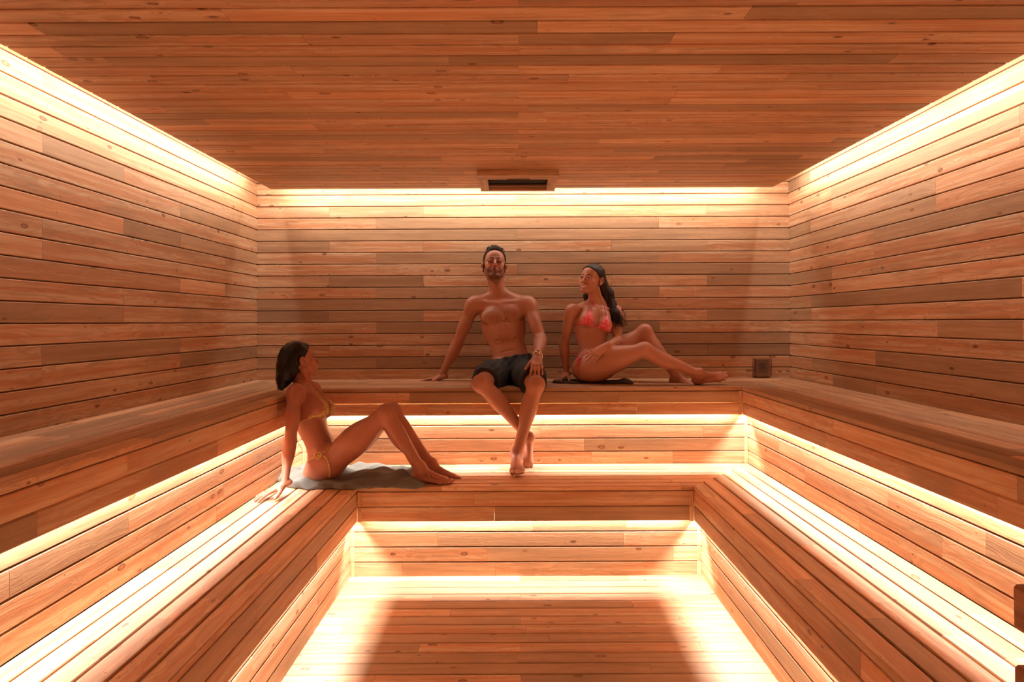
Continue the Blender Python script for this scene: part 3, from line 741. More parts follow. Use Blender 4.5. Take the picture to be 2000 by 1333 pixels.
    def colours(s, base, lips=(.42, .13, .10), beard=None, brow=(.03, .018, .012), bodyhair=None, extra=None):
        base = A(base)
        nz = lambda W, f, ph: (np.sin(W[:, 0] * f + ph) * np.sin(W[:, 1] * f * 1.1 + ph * 2) * np.sin(W[:, 2] * f * .93 + ph * 3))
        def fn(W):
            c = np.tile(np.append(base, 1.0), (len(W), 1))
            q = ((W - s.hC) @ s.hM.T) / s.hs; x, y, z = q[:, 0], q[:, 1], q[:, 2]; ax_ = np.abs(x)
            def put(mask, col, a=1.0):
                a_ = np.clip(mask, 0, 1)[:, None] * a; c[:, :3] = c[:, :3] * (1 - a_) + A(col) * a_
            sm = lambda v, lo, hi: np.clip((v - lo) / (hi - lo), 0, 1)
            head = (np.abs(z) < .16) & (ax_ < .1) & (np.abs(y) < .14); fr = head & (y > .05)
            put(fr * np.exp(-(((ax_ - .045) / .02) ** 2 + ((z + .03) / .02) ** 2)), (.72, .24, .17), .45)
            put(fr * np.exp(-(((ax_) / .012) ** 2 + ((z + .032) / .012) ** 2)), (.70, .25, .18), .4)
            if beard:
                bm = head & (y > -.01)
                b = sm(-z, .040, .058) * sm(y, -.005, .03) * sm(ax_ + y * .6, .0, .04) * (1 - sm(-z, .125, .15))
                b = np.maximum(b, fr * sm(-z, .042, .05) * (ax_ < .032) * (y > .08) * .9)
                b = np.maximum(b, bm * (ax_ > .055) * sm(-z, -.01, .03) * (y < .035) * (y > -.0) * .9)
                put(bm * b * (0.72 + .35 * nz(W, 900, 1)), beard, .85)
                # under the chin
                put(head * sm(-z, .09, .10) * (y > .0) * (ax_ < .06), beard, .45)
                put(fr * (np.abs(ax_ - .034 - (-z - .03) * .25) < .0022) * (z < -.030) * (z > -.058), (.25, .08, .05), .5)
                put(fr * (np.abs(ax_ - .031) < .018) * (np.abs(z) < .013), (.13, .045, .03), .60)  # eye sockets: shade of the hollows painted into the skin colour
            if s.smile: lipm = fr & (ax_ < .030) & (z < -.0555 + ax_ ** 2 * 5) & (z > -.0800 + ax_ ** 2 * 27) & (y > .080)
            else: lipm = fr & (ax_ < .023) & (np.abs(z + .0655 + (ax_ > .3) * 0) < (.0095 if s.fem else .0062) * (1 - (ax_ / .026) ** 2)) & (y > .086)
            put(lipm * 1.0, lips, .85)
            if s.smile:
                put((fr & (ax_ < .026) & (z > -.0735 + ax_ ** 2 * 20) & (z < -.0612 + ax_ ** 2 * 6) & (y > .080)) * 1.0, (.85, .78, .70))
            else: put((fr & (ax_ < .021) & (np.abs(z + .0654) < .0019) & (y > .085)) * 1.0, (.08, .025, .018), .9)
            bl = np.abs(z - (.0255 - ((ax_ - .030) / .03) ** 2 * .006 + (ax_ < .02) * -.001)) < (.0034 if s.fem else .0048) * np.clip(1.3 - ax_ / .06, 0, 1)
            put((fr & (ax_ > .012) & (ax_ < .051) & bl) * 1.0, brow, .95)
            ez = z + .0; ex = ax_ - .0315
            if s.closed:
                put((fr & (np.abs(ex) < .014) & (np.abs(ez + .0035 - ex ** 2 * 12) < .0020)) * 1.0, (.03, .015, .01), .9)
                put((fr & (np.abs(ex) < .017) & (np.abs(ez) < .013)) * 1.0, (.36, .14, .10), .35)
            else:
                hgt = .0060 if not s.smile else .0042
                op = fr & ((ex / .0135) ** 2 + ((ez) / hgt) ** 2 < 1) & (y > .075)
                put(op * 1.0, (.60, .52, .46)); put((op & ((ex + .0) ** 2 + ez ** 2 < .0056 ** 2)) * 1.0, (.03, .015, .01))
                put((fr & (np.abs(ex) < .0155) & (np.abs(ez - (hgt + .0012) * np.sqrt(np.clip(1 - (ex / .0165) ** 2, 0, 1))) < .0017) & (y > .075)) * 1.0, (.015, .01, .008), .9)
            for (p, v, r) in s.nails:
                put((np.linalg.norm(W - p, axis=1) < r) * 1.0, (.80, .45, .38) if not s.fem else (.85, .50, .42), .65)
            for p in s.nip:
                put(np.exp(-(np.linalg.norm(W - p, axis=1) / .014) ** 4), (.40, .12, .09), .75)
            if bodyhair:
                for (p, M, r, a) in bodyhair:
                    qq = ((W - A(p)) @ np.asarray(M).T) / A(r); c[:, 3] -= a * np.clip(1.35 - np.linalg.norm(qq, axis=1), 0, 1)
                c[:, 3] = np.clip(c[:, 3], 0, 1)
            if extra: extra(W, c, put)
            return c
        return fn
def px(x, y, Y):
    y = y + .0045 * (x - CXP)
    return A((x - CXP) * Y / F, Y, CAMZ - (y - HZ) * Y / F)
def tube_obj(name, lines, r, mat, parent, n=8):
    m = MB()
    for ln in lines: m.tube([Vector(p) for p in ln], r, n)
    return m.build(name, mat, parent, True)
def spline(pts, n=24):
    pts = [A(p) for p in pts]; out = []; P_ = [2 * pts[0] - pts[1]] + pts + [2 * pts[-1] - pts[-2]]
    seg = max(2, n // (len(pts) - 1))
    for i in range(1, len(P_) - 2):
        for j in range(seg):
            t = j / seg; a, b, c, d = P_[i - 1:i + 3]
            out.append(.5 * ((2 * b) + (c - a) * t + (2 * a - 5 * b + 4 * c - d) * t * t + (3 * b - a - 3 * c + d) * t ** 3))
    out.append(pts[-1]); return np.array(out)
def patch(body, region, off, inner=-.004):
    """cloth lying on the body: shell of the body surface inside region(P)"""
    def f(P, c, r):
        d = body(P, c, r); return np.maximum(np.maximum(d - off, -(d - inner)), region(P))
    return f

def hug(f, hs, off, reg, zmin=.036, yb=-.034):
    """hair volume hs joined with a layer lying on the head, cut by reg"""
    H, M = f.hC, f.hM; sc = f.hs
    def g(P, ct, r):
        w = ((P - H) @ M.T) / sc; x, y, z = w[..., 0], w[..., 1], w[..., 2]
        lay = np.maximum(f.S(P, ct, r) - off, np.maximum(np.minimum(zmin - z, y - yb), -.06 - z))
        return np.maximum(smin(hs(P, ct, r), lay, .006), reg(x, y, z))
    return g

# ===== the man on the upper bench, facing the camera
def build_man():
    f = Fig(False)
    P = px(1003, 722, 4.53); Cc = px(983, 632, 4.64); Nb = px(975, 580, 4.70)
    shr = px(925, 594, 4.66); shl = px(1033, 594, 4.62)
    f.head(px(966, 518.5, 4.66), (0.03, .24, 1), (.08, -1, .24), 1.07, closed=True, earz=-.016)
    f.torso(P, Cc, Nb, (-.05, -1, .25), (0.02, -1, .12), shl, shr)
    f.neck(Nb, .056)
    elr = px(893, 672, 4.73); wrr = px(862, 734, 4.73)
    f.limb(shr, .11, .035); f.arm(shr, elr, wrr)
    f.hand(wrr + A(-.004, -.004, -.012), (-1, .10, -.18), (-.10, .0, 1), -1 if False else 1, 1.03, [(6, 8, 5)] * 4, (14, 4, -4, -14), 48)
    ell_ = px(1056, 663, 4.47); wrl = px(1049, 697, 4.23)
    f.limb(shl, .11, .035); f.arm(shl, ell_, wrl)
    f.hand(wrl + A(0, -.008, -.004), (-.05, -.84, -.54), (.02, -.54, .84), -1, 1.05, [(10, 26, 22)] * 4, (9, 2, -4, -10), 40)
    hr = px(972, 727, 4.51); hl = px(1024, 727, 4.51); kr = px(939, 750, 4.08); kl = px(1046, 752, 4.08)
    ar = px(1030, 850, 4.165); al = px(1008, 888, 4.08)
    f.limb(hl, .14, .05); f.leg(hl, kl, al); f.foot(al, (.03, -1, -.02), (0, .0, 1), -1, 1.10)
    f.limb(hr, .14, .05); f.leg(hr, kr, ar); f.foot(ar + A(.004, -.006, -.016), (.04, -.42, -.95), (.30, -.85, .40), 1, 1.02)
    f.whole()
    c = lambda *q: L2W(Cc, f.cM, q)
    bh = [(c(0, .10, .05), f.cM, (.13, .09, .085), .95), (c(0, .10, -.07), f.cM, (.05, .07, .12), .35)]
    for a, b in ((kr, ar), (kl, al)):
        ax = nrm(b - a); bh.append(((a + b) / 2 + ax * .03, frame(ax, (0, -1, 0)), (.085, .085, .20), .42))
    for a, b in ((elr, wrr), (ell_, wrl)):
        ax = nrm(b - a); bh.append(((a + b) / 2, frame(ax, (0, -1, 0)), (.06, .06, .15), .35))
    loc = (P[0], 4.5, UZ)
    col = f.colours((.45, .195, .12), lips=(.34, .11, .09), beard=(.045, .030, .022), brow=(.05, .03, .02), bodyhair=bh)
    o = sdf_obj('person', f.S, (-.85, 3.75, .5), (.42, 4.98, 2.12), SKIN, None, .003, col, 1, loc=loc)
    tag(o, 'bare-chested bearded man in black swim shorts sitting on the upper bench, hand on knee', 'person')
    # hair: short dark curls
    H, M = f.hC, f.hM; g = lambda *q: L2W(H, M, q)
    hs = SDF()
    hs.ell(g(0, -.020, .048), (.0815, .100, .092), M, .01)
    hs.ell(g(0, .010, .092), (.058, .066, .056), M, .02)
    for q in (1, -1): hs.cap(g(q * .073, .012, .030), g(q * .074, .008, -.012), .008, .004, .012)
    def reg(x, y, z):
        top = (.030 + (y - .005) * 1.12 + np.maximum(.045 - np.abs(x), 0) * -.10 - z) * .66
        return np.minimum(top, np.maximum(y - .022 - np.clip(z, -.02, .03) * .3, -.028 - z))
    hf = hug(f, hs, .0045, reg)
    def lump(W):
        n = np.sin(W[:, 0] * 260) * np.sin(W[:, 1] * 240 + 1) * np.sin(W[:, 2] * 250 + 2)
        return W + (W - (H + A(0, .0, .03))) / .1 * n[:, None] * .004
    sdf_obj('hair', hf, H - .16, H + .18, HAIR_CURL, o, .003, None, 1, disp=lump)
    r_ = random.Random(4); m = MB()
    for i in range(520):
        th = r_.uniform(0, 2 * math.pi); zz = r_.uniform(-.1, 1); rr = math.sqrt(max(0, 1 - zz * zz))
        p = g(.078 * rr * math.cos(th), -.020 + .094 * rr * math.sin(th), .050 + .088 * zz)
        w_ = (p - H) @ M.T / 1.07
        if reg(w_[0], w_[1], w_[2]) > -.004: continue
        nn = nrm(p - g(0, -.02, .04)); t1 = nrm(np.cross(nn, A(r_.uniform(-1, 1), r_.uniform(-1, 1), r_.uniform(-1, 1)))); t2 = np.cross(nn, t1)
        R0 = r_.uniform(.005, .009); hh = r_.uniform(.003, .013) * (2.3 if zz > .62 else .6); tw = r_.uniform(5, 9)
        m.tube([Vector(p + nn * (hh * j / 7 + .001) + (t1 * math.cos(tw * j / 7) + t2 * math.sin(tw * j / 7)) * R0 * (.3 + .7 * j / 7)) for j in range(8)], [.0017] * 7 + [.0008], 4)
    m.build('hair_curls', HAIR_CURL, o, True)
    # shorts
    s = SDF(); p = lambda *q: L2W(P, f.pM, q)
    s.ell(p(0, .0, .0), (.180, .125, .112), f.pM, .04); s.ecap(p(0, .0, .0), p(0, .005, .085), .165, .158, f.pM[1], .74, .03)
    for q in (1, -1): s.ell(p(q * .085, -.045, -.05), (.098, .095, .07), f.pM, .03)
    for hp, kn in ((hr, kr), (hl, kl)):
        ax = nrm(kn - hp); s.cap(hp, hp + ax * .22, .108, .104, .05); s.cap(hp + ax * .22, hp + ax * .40, .104, .084, .05)
        s.cap(hp + ax * .22 - A(0, 0, .012), hp + ax * .40 - A(0, 0, .026), .084, .076, .03)
    planes = []
    for hp, kn, tt in ((hr, kr, .345), (hl, kl, .355)):
        ax = nrm(nrm(kn - hp) + A(0, 0, .0)); planes.append((hp + nrm(kn - hp) * tt, ax, hp, nrm(kn - hp)))
    wp = p(0, 0, .072); wn = nrm(f.pM[2] + f.pM[0] * -.0)
    def sf(Pq, ct, r):
        d = s(Pq, ct, r); d = np.maximum(d, (Pq - wp) @ wn)
        mx = (planes[0][2][0] + planes[1][2][0]) / 2
        side = (Pq[..., 0] < mx + (Pq[..., 1] - 4.5) * -.0)
        a = (Pq - planes[0][0]) @ planes[0][1]; b = (Pq - planes[1][0]) @ planes[1][1]
        return np.maximum(d, np.where(side, a, b))
    def fold(W):
        n = np.sin(W[:, 0] * 62 + W[:, 1] * 30 + np.sin(W[:, 2] * 40) * 1.5) * .6 + np.sin(W[:, 0] * 120 - W[:, 2] * 90 + np.sin(W[:, 1] * 35)) * .4
        return W + nrm(A(0, -.5, 1)) * (n * .0045)[:, None]
    so = sdf_obj('swim_shorts', sf, P - A(.35, .55, .30), P + A(.38, .25, .28), BLACKCLOTH, o, .004, None, 2, disp=fold)
    so['label'] = 'loose black swim shorts'
    ds = f.S.project(spline([p(-.012, .16, .06), p(-.006, .16, .035), p(-.020, .16, .012)], 8), .03)
    tube_obj('drawstring', [p(0, 0, 0) * 0 + ds, p(0, 0, 0) * 0 + ds + A(.022, 0, .004)], .0018, BLACKCLOTH, so, 6)
    # watch on the left wrist, ring
    d = nrm(wrl - ell_); wc = wrl - d * .012; n = nrm(A(.10, -.60, .8) - d * (A(.10, -.6, .8) @ d)); t = np.cross(n, d)
    m = MB(); m.tube([Vector(wc + (t * math.cos(a) * .0335 + n * math.sin(a) * .0300)) for a in np.linspace(0, 2 * math.pi, 37)[:-1]], .0052, 8, closed=True)
    w = m.build('wristwatch', STEEL, o, True)
    rc, rv, r0 = f.little; ra = nrm(np.cross(rv, n)); rb = np.cross(rv, ra); r0 = r0 * .98 + .001
    m = MB(); m.tube([Vector(rc + (ra * math.cos(a) + rb * math.sin(a)) * r0) for a in np.linspace(0, 2 * math.pi, 25)[:-1]], .0018, 8, closed=True); m.build('finger_ring', STEEL, o, True)
    m = MB(); cc = wc + n * .0335
    m.tube([Vector(cc - n * .005), Vector(cc + n * .003), Vector(cc + n * .006), Vector(cc + n * .0062)], [.020, .020, .0178, .0001], 28); m.build('watch_case', GOLDM, w)
    m = MB(); m.tube([Vector(cc + n * .006), Vector(cc + n * .0070), Vector(cc + n * .0071)], [.0142, .0142, .0001], 24); m.build('watch_dial', DIAL, w)
    return f, o

def bikini_cup(f, q, apex, inner, outer, off=.0035):
    """triangle of cloth on the body; corners in the chest frame (x, z)"""
    Cc, M = f.Cc, f.cM; T = [A(*apex), A(*inner), A(*outer)]
    cen = sum(T) / 3; L = []
    for i in range(3):
        a, b = T[i], T[(i + 1) % 3]; d = b - a; n = nrm(A(d[1], -d[0])); n = n if (cen - a) @ n < 0 else -n; L.append((a, n))
    def reg(P):
        w = (P - Cc) @ M.T; xz = w[..., [0, 2]]; d = np.full(P.shape[:-1], -9.)
        for a, n in L: d = smax(d, (xz - a) @ n, .008)
        return np.maximum(d, .02 - w[..., 1])
    return patch(f.S, reg, off)
def on_body(f, pts, off=.0015, n=24): return f.S.project(spline(pts, n), off)
def bow(m, c, a, b, r, s=.022):
    """two loops and two tails; a lateral axis, b down axis"""
    for q in (1, -1):
        m.tube([Vector(c + a * q * s * math.sin(t) * 1.3 + b * s * .8 * (math.sin(t * 2) * .5 + .25 * math.sin(t))) for t in np.linspace(0, math.pi, 12)], r, 6)
    m.tube([Vector(c - a * .004), Vector(c + a * .004)], r * 2.0, 8)

# ===== woman in the pink bikini, legs along the upper bench
def build_woman_pink():
    f = Fig(True)
    P = px(1160, 712, 4.55); Cc = px(1158, 633, 4.62); Nb = px(1168, 592, 4.66)
    shr = px(1117, 606, 4.60); shl = px(1203, 608, 4.66)
    f.head(px(1156, 547.5, 4.63), (.20, .05, 1), (-.66, -.75, -.06), .99, smile=True)
    f.torso(P, Cc, Nb, (.85, -.75, .12), (.14, -1, .16), shl, shr)
    f.neck(Nb, .044)
    elr = px(1101, 671, 4.66); wrr = px(1106, 728, 4.62)
    f.limb(shr, .09, .03); f.arm(shr, elr, wrr)
    f.hand(wrr + A(0, -.004, -.016), (-.62, -.72, -.26), (-.2, -.1, 1), 1, .88, [(4, 6, 5)] * 4, (14, 4, -5, -15), 50)
    ell_ = px(1206, 667, 4.55); wrl = px(1182, 678, 4.36)
    f.limb(shl, .09, .03); f.arm(shl, ell_, wrl)
    f.hand(wrl + A(-.004, 0, 0), (-.80, -.22, -.62), (-.30, -.86, .42), -1, .90, [(8, 12, 10)] * 4, (12, 4, -4, -12), 30)
    hr = px(1150, 718, 4.47); hl = px(1175, 714, 4.62); kr = px(1258, 684, 4.37); kl = px(1259, 648, 4.60)
    ar = px(1366, 733, 4.33); al = px(1321, 735, 4.50)
    f.limb(hr, .17, .05); f.leg(hr, kr, ar, 1.03); f.S.ell(hr + A(.05, 0, -.012), (.13, .088, .090), None, .05); f.foot(ar, (1, -.12, .20), (-.2, -.62, .78), 1, .96)
    f.limb(hl, .15, .05); f.leg(hl, kl, al, 1.0); f.foot(al, (.80, -.60, -.12), (.1, -.2, 1), -1, .88)
    f.whole()
    loc = (P[0], 4.5, UZ)
    col = f.colours((.54, .245, .16), lips=(.50, .10, .09), brow=(.035, .02, .014))
    o = sdf_obj('person', f.S, (.18, 4.05, 1.0), (1.75, 4.98, 2.02), SKIN, None, .003, col, 1, loc=loc)
    tag(o, 'smiling long-haired woman in a pink patterned bikini, legs stretched along the upper bench', 'person')
    H, M = f.hC, f.hM; g = lambda *q: L2W(H, M, (q[0] * .99, q[1] * .99, q[2] * .99))
    # hair
    hs = SDF(); hs.ell(g(0, -.018, .038), (.0800, .100, .092), M, .01); hs.ell(g(0, .038, .044), (.058, .050, .052), M, .015)
    hs.ell(g(0, -.075, -.01), (.068, .045, .085), M, .03)
    path = [g(.035, -.080, -.03), px(1186, 575, 4.68), px(1193, 597, 4.66), px(1202, 615, 4.60), px(1207, 632, 4.57)]
    hs.chain(path, [.058, .046, .038, .028, .010], .03)
    hs.chain([g(-.03, -.085, -.04), px(1172, 585, 4.74), px(1170, 600, 4.76)], [.045, .04, .03], .03)
    hs.chain([g(-.050, -.05, -.04), g(-.052, -.045, -.12), g(-.05, -.04, -.15)], [.034, .020, .008], .02)
    def reg(x, y, z): return np.where(z < -.10, -.05, np.minimum((.018 + (y - .008) * .98 - z) * .72, np.maximum(y + .030, -.2 + z)))
    hf = hug(f, hs, .006, reg)
    def lump(W):
        q = (W - H) @ M.T; n = np.sin(q[:, 0] * 190 + np.sin(q[:, 2] * 30) * 2.0) * np.cos(q[:, 1] * 60)
        d = W - (H + A(0, .0, .02)); low = np.clip((-q[:, 2] - .05) * 9, 0, 1)
        return W + d / np.linalg.norm(d, axis=1)[:, None] * (n * (.0014 + .004 * low))[:, None]
    ho = sdf_obj('hair', hf, (.3, 4.40, 1.45), (.95, 4.90, 2.0), HAIR_BROWN, o, .003, None, 1, disp=lump)
    r_ = random.Random(9); m = MB()
    for i in range(170):
        a0 = g(r_.uniform(-.02, .050), r_.uniform(-.095, -.06), r_.uniform(-.06, .02)); j = A(r_.gauss(0, .009), r_.gauss(0, .008), r_.gauss(0, .01))
        pts = [a0] + [A(q) + j * (1 + k * .35) + A(math.sin(k * 2.1 + i) * .008, math.cos(k * 1.7 + i) * .006, 0) for k, q in enumerate(path[1:])]
        pts[-1] = pts[-1] + A(r_.gauss(0, .008), r_.gauss(0, .008), r_.uniform(-.045, .02))
        m.tube([Vector(p) for p in spline(pts, 24)], .0013, 4)
    for i in range(9):
        e0 = px(1203 + r_.uniform(-4, 4), 603, 4.62); m.tube([Vector(p) for p in spline([e0, e0 + A(.04, .01, -.01), e0 + A(.052 + i * .002, .02, -.05), e0 + A(.045 + i * .004, .02, -.10), e0 + A(.065 + i * .003, .02, -.125)], 20)], .0011, 4)
    m.build('hair_strands', HAIR_BROWN, ho, True)
    # bikini
    bt = None
    for q in (1, -1):
        cup = bikini_cup(f, q, (q * .064, .072), (q * .010, -.050), (q * .122, -.052))
        b = sdf_obj('bikini_cup', cup, A(f.Cc) - .22, A(f.Cc) + .22, PINK, o, .0028, None, 1)
        b['label'] = 'pink patterned triangle bikini cup'
    c = lambda *q: L2W(f.Cc, f.cM, q); p = lambda *q: L2W(f.P, f.pM, q)
    m = MB()
    for q in (1, -1): m.tube([Vector(v) for v in on_body(f, [c(q * .062, .12, .055), c(q * .052, .10, .10), c(q * .045, .06, .135), c(q * .04, -.01, .165), c(0, -.06, .16)])], .0026, 6)
    m.tube([Vector(v) for v in on_body(f, [c(-.125, -.03, -.05), c(-.125, .05, -.050), c(-.07, .13, -.050), c(0, .12, -.046), c(.07, .13, -.050), c(.125, .05, -.050), c(.125, -.03, -.05)], n=60)], .0026, 6)
    m.build('bikini_string', PINKSTR, o, True)
    m = MB(); hipp = f.S.project(px(1129, 697, 4.42), .002)[0]
    m.tube([Vector(v) for v in on_body(f, [hipp, px(1140, 688, 4.44), px(1155, 684, 4.44)])], .0030, 6)
    m.tube([Vector(v) for v in on_body(f, [hipp, px(1126, 712, 4.40), px(1126, 726, 4.40), px(1128, 736, 4.42)])], .0034, 6)
    m.tube([Vector(v) for v in on_body(f, [hipp, px(1120, 692, 4.55), px(1120, 690, 4.65)])], .003, 6)
    bow(m, hipp + A(-.003, -.006, -.002), A(1, 0, .2), A(0, 0, -1), .0024, .018)
    m.tube([Vector(v) for v in [hipp, hipp + A(-.02, -.008, -.03), hipp + A(-.034, -.008, -.052), hipp + A(-.022, -.01, -.058), hipp + A(-.012, -.01, -.035)]], .0024, 6)
    def reg2(Pq):
        w = (Pq - f.P) @ f.pM.T; x, y, z = w[..., 0], w[..., 1], w[..., 2]
        return np.maximum(np.maximum(np.maximum(z - .015, -.03 - z), np.abs(x) - (.022 + np.maximum(z + .06, 0) * .6)), .01 - y)
    sdf_obj('bikini_bottom', patch(f.S, reg2, .003), A(f.P) - .2, A(f.P) + .2, PINK, o, .0035, None, 1)
    m.build('bikini_tie', PINKSTR, o, True)
    return f, o

# ===== woman in the gold bikini, in profile on the lower bench
def build_woman_gold():
    f = Fig(True)
    P = px(636, 899, 3.86); Cc = px(603, 803, 3.85); Nb = px(594, 757, 3.865)
    shr = px(577, 764, 3.71); shl = px(611, 759, 4.02)
    f.head(px(585, 706, 3.85), (-.22, -.10, 1), (.76, .62, .20), 1.0, smile=True)
    f.torso(P, Cc, Nb, (1, .05, .35), (1, .03, .22), shl, shr)
    f.neck(Nb, .044)
    elr = px(567, 860, 3.60); wrr = px(556, 940, 3.50)
    f.limb(shr, .09, .03); f.arm(shr, elr, wrr)
    f.hand(wrr + A(-.006, -.006, -.018), (-.72, -.62, -.30), (-.20, -.15, 1), 1, .95, [(3, 6, 6)] * 4, (16, 5, -4, -14), 52)
    f.limb(shl, .09, .03); f.arm(shl, px(622, 850, 4.12), px(628, 900, 4.02))
    f.hand(px(628, 902, 4.02), (.55, -.1, -.8), (.3, .9, .2), -1, .9)
    hr = px(646, 903, 3.77); hl = px(650, 899, 3.95); kr = px(755, 807, 3.77); kl = px(766, 804, 3.93)
    ar = px(822, 920, 3.75); al = px(843, 912, 3.90)
    f.limb(hr, .16, .05); f.leg(hr, kr, ar, 1.0); f.S.ell(hr + A(-.02, .01, -.015), (.095, .085, .085), None, .04); f.foot(ar, (1, -.10, -.04), (.05, -.1, 1), 1, .94)
    f.limb(hl, .15, .05); f.leg(hl, kl, al, 1.0); f.foot(al, (1, -.06, -.04), (.05, 0, 1), -1, .94)
    for zz in (.105, .130): f.main.chain([L2W(f.P, f.pM, v) for v in ((-.085, .055, zz + .01), (-.04, .098, zz), (0, .106, zz - .002), (.04, .098, zz), (.085, .055, zz + .01))], [.0035] * 5, .010, 'sub')
    f.whole()
    loc = (P[0], P[1], LZ)
    col = f.colours((.40, .155, .095), lips=(.45, .12, .10), brow=(.02, .012, .01))
    o = sdf_obj('person', f.S, (-1.56, 3.32, .5), (-.25, 4.25, 1.48), SKIN, None, .003, col, 1, loc=loc)
    tag(o, 'dark-haired woman in a gold animal-print bikini sitting in profile on the lower bench', 'person')
    H, M = f.hC, f.hM; g = lambda *q: L2W(H, M, q)
    hs = SDF(); hs.ell(g(0, -.018, .036), (.080, .100, .092), M, .01); hs.ell(g(0, .038, .044), (.058, .050, .052), M, .015)
    hs.ell(g(0, -.085, -.02), (.070, .045, .085), M, .03)
    hs.chain([g(-.02, -.090, -.02), px(560, 725, 3.80), px(553, 745, 3.78), px(550, 758, 3.76)], [.060, .048, .036, .014], .03)
    hs.chain([g(.03, -.085, -.04), px(562, 735, 3.90), px(556, 752, 3.92)], [.050, .040, .022], .03)
    def reg(x, y, z): return np.where(z < -.10, -.05, np.minimum((.016 + (y - .006) * .98 - z) * .72, y + .034))
    hf = hug(f, hs, .006, reg)
    def lump(W):
        q = (W - H) @ M.T; n = np.sin(q[:, 2] * 10 + q[:, 0] * 170 + np.sin(q[:, 2] * 25)) * .6 + np.sin(q[:, 1] * 130 + q[:, 2] * 60) * .5
        d = W - (H + A(0, .0, .02)); return W + d / np.linalg.norm(d, axis=1)[:, None] * (n * .0015)[:, None]
    ho = sdf_obj('hair', hf, (-1.60, 3.6, 1.02), (-1.20, 4.1, 1.48), HAIR_WET, o, .003, None, 1, disp=lump)
    r_ = random.Random(19); m = MB()
    for i in range(90):
        y0 = r_.uniform(-.04, .04); a0 = g(y0, -.11, .03)
        e = px(548 + r_.uniform(-6, 6), 752 + r_.uniform(0, 12), 3.84 - y0 * 2.2)
        m.tube([Vector(p) for p in spline([a0, px(552, 722, 3.84 - y0 * 1.6) + A(r_.gauss(0, .008), 0, 0), e + A(0, 0, .04), e], 18)], .0016, 4)
    m.build('hair_strands', HAIR_WET, ho, True)
    for q in (1, -1):
        cup = bikini_cup(f, q, (q * .070, .074), (q * .012, -.050), (q * .122, -.052))
        b = sdf_obj('bikini_cup', cup, A(f.Cc) - .22, A(f.Cc) + .22, GOLD, o, .0028, None, 1); b['label'] = 'gold animal-print triangle bikini cup'
    c = lambda *q: L2W(f.Cc, f.cM, q); p = lambda *q: L2W(f.P, f.pM, q)
    m = MB()
    for q in (1, -1): m.tube([Vector(v) for v in on_body(f, [c(q * .060, .12, .058), c(q * .052, .10, .10), c(q * .045, .06, .135), c(q * .04, -.01, .160), c(0, -.06, .155)])], .0030, 6)
    m.tube([Vector(v) for v in on_body(f, [c(-.10, -.05, -.052), c(-.12, .03, -.052), c(-.07, .13, -.047), c(0, .12, -.044), c(.07, .13, -.050), c(.12, .03, -.050)], n=60)], .0034, 6)
    m.tube([Vector(v) for v in spline([c(-.08, -.07, -.06), c(-.07, -.085, -.11), c(-.06, -.08, -.17), c(-.04, -.07, -.22)], 16)], .0016, 5)
    m.build('bikini_string', GOLD, o, True)
    m = MB(); hipp = f.S.project(px(622, 888, 3.70), .003)[0]
    m.tube([Vector(v) for v in on_body(f, [px(608, 904, 3.75), px(614, 896, 3.72), hipp, px(638, 881, 3.72), px(652, 876, 3.76)])], .0042, 6)
    m.tube([Vector(v) for v in on_body(f, [hipp + A(.02, 0, 0), px(638, 896, 3.68), px(643, 912, 3.68), px(644, 926, 3.69), px(643, 933, 3.70)], .003)], .0052, 6)
    for k in range(4):
        an = k * 1.7 + .4; a_ = A(math.cos(an), -.25, math.sin(an)); b_ = A(-math.sin(an), -.1, math.cos(an))
        m.tube([Vector(hipp + A(0, -.008, 0) + a_ * (.018 * math.sin(t)) + b_ * .016 * math.sin(2 * t)) for t in np.linspace(0, math.pi * 1.2, 14)], .0042, 6)
    m.tube([Vector(hipp + A(0, -.010, 0)), Vector(hipp + A(.006, -.012, .004))], .009, 8)
    def reg2(Pq):
        w = (Pq - f.P) @ f.pM.T; x, y, z = w[..., 0], w[..., 1], w[..., 2]
        return np.maximum(np.maximum(z - .030, np.abs(x) - (.025 + np.maximum(z + .06, 0) * .8)), .01 - y)
    sdf_obj('bikini_bottom', patch(f.S, reg2, .003), A(f.P) - .2, A(f.P) + .2, GOLD, o, .0035, None, 1)
    m.build('bikini_tie', GOLD, o, True)
    pts = [px(x, y, 3.70) for x, y in ((834, 924), (832.5, 928), (836, 931), (840, 929), (843, 928), (840, 926.5), (844, 930.5), (847, 929), (849, 931), (851, 929.5), (853, 931), (856, 929.8))]
    m = MB(); m.tube([Vector(v) for v in on_body(f, pts, .0003, 44)], .0010, 5)
    m.build('ankle_tattoo', plain('tattoo_ink', (.03, .02, .02), .6), o, True)
    return f, o
# ---------------------------------------------------------------- things on and around the benches
# ceiling vent
v = empty('ceiling_vent', (.01, 4.36, ZC), 'wooden box vent fixed to the ceiling boards above the back wall', 'vent')
m = MB(); x0, x1, y0, y1, zb = -.265, .275, 4.10, 4.60, ZC - .040; ch = .003
m.box((x0, y0, zb), (x1, y0 + .118, ZC), 0, tone('r'), ch); m.box((x0, y1 - .045, zb), (x1, y1, ZC), 0, tone('r'), ch)
m.box((x0, y0 + .118, zb), (x0 + .062, y1 - .045, ZC), 1, tone('r'), ch); m.box((x1 - .062, y0 + .118, zb), (x1, y1 - .045, ZC), 1, tone('r'), ch)
m.build('vent_frame', WOOD, v)
m = MB(); m.box((x0 + .06, y0 + .118, ZC - .020), (x1 - .06, y0 + .205, ZC - .006), 0, tone('n'), .002); m.build('damper_board', WOOD, v)
m = MB(); m.box((x0 + .06, y0 + .40, ZC - .022), (x1 - .06, y1 - .04, ZC - .008), 0, tone('d'), .002); m.build('damper_board', WOOD, v)
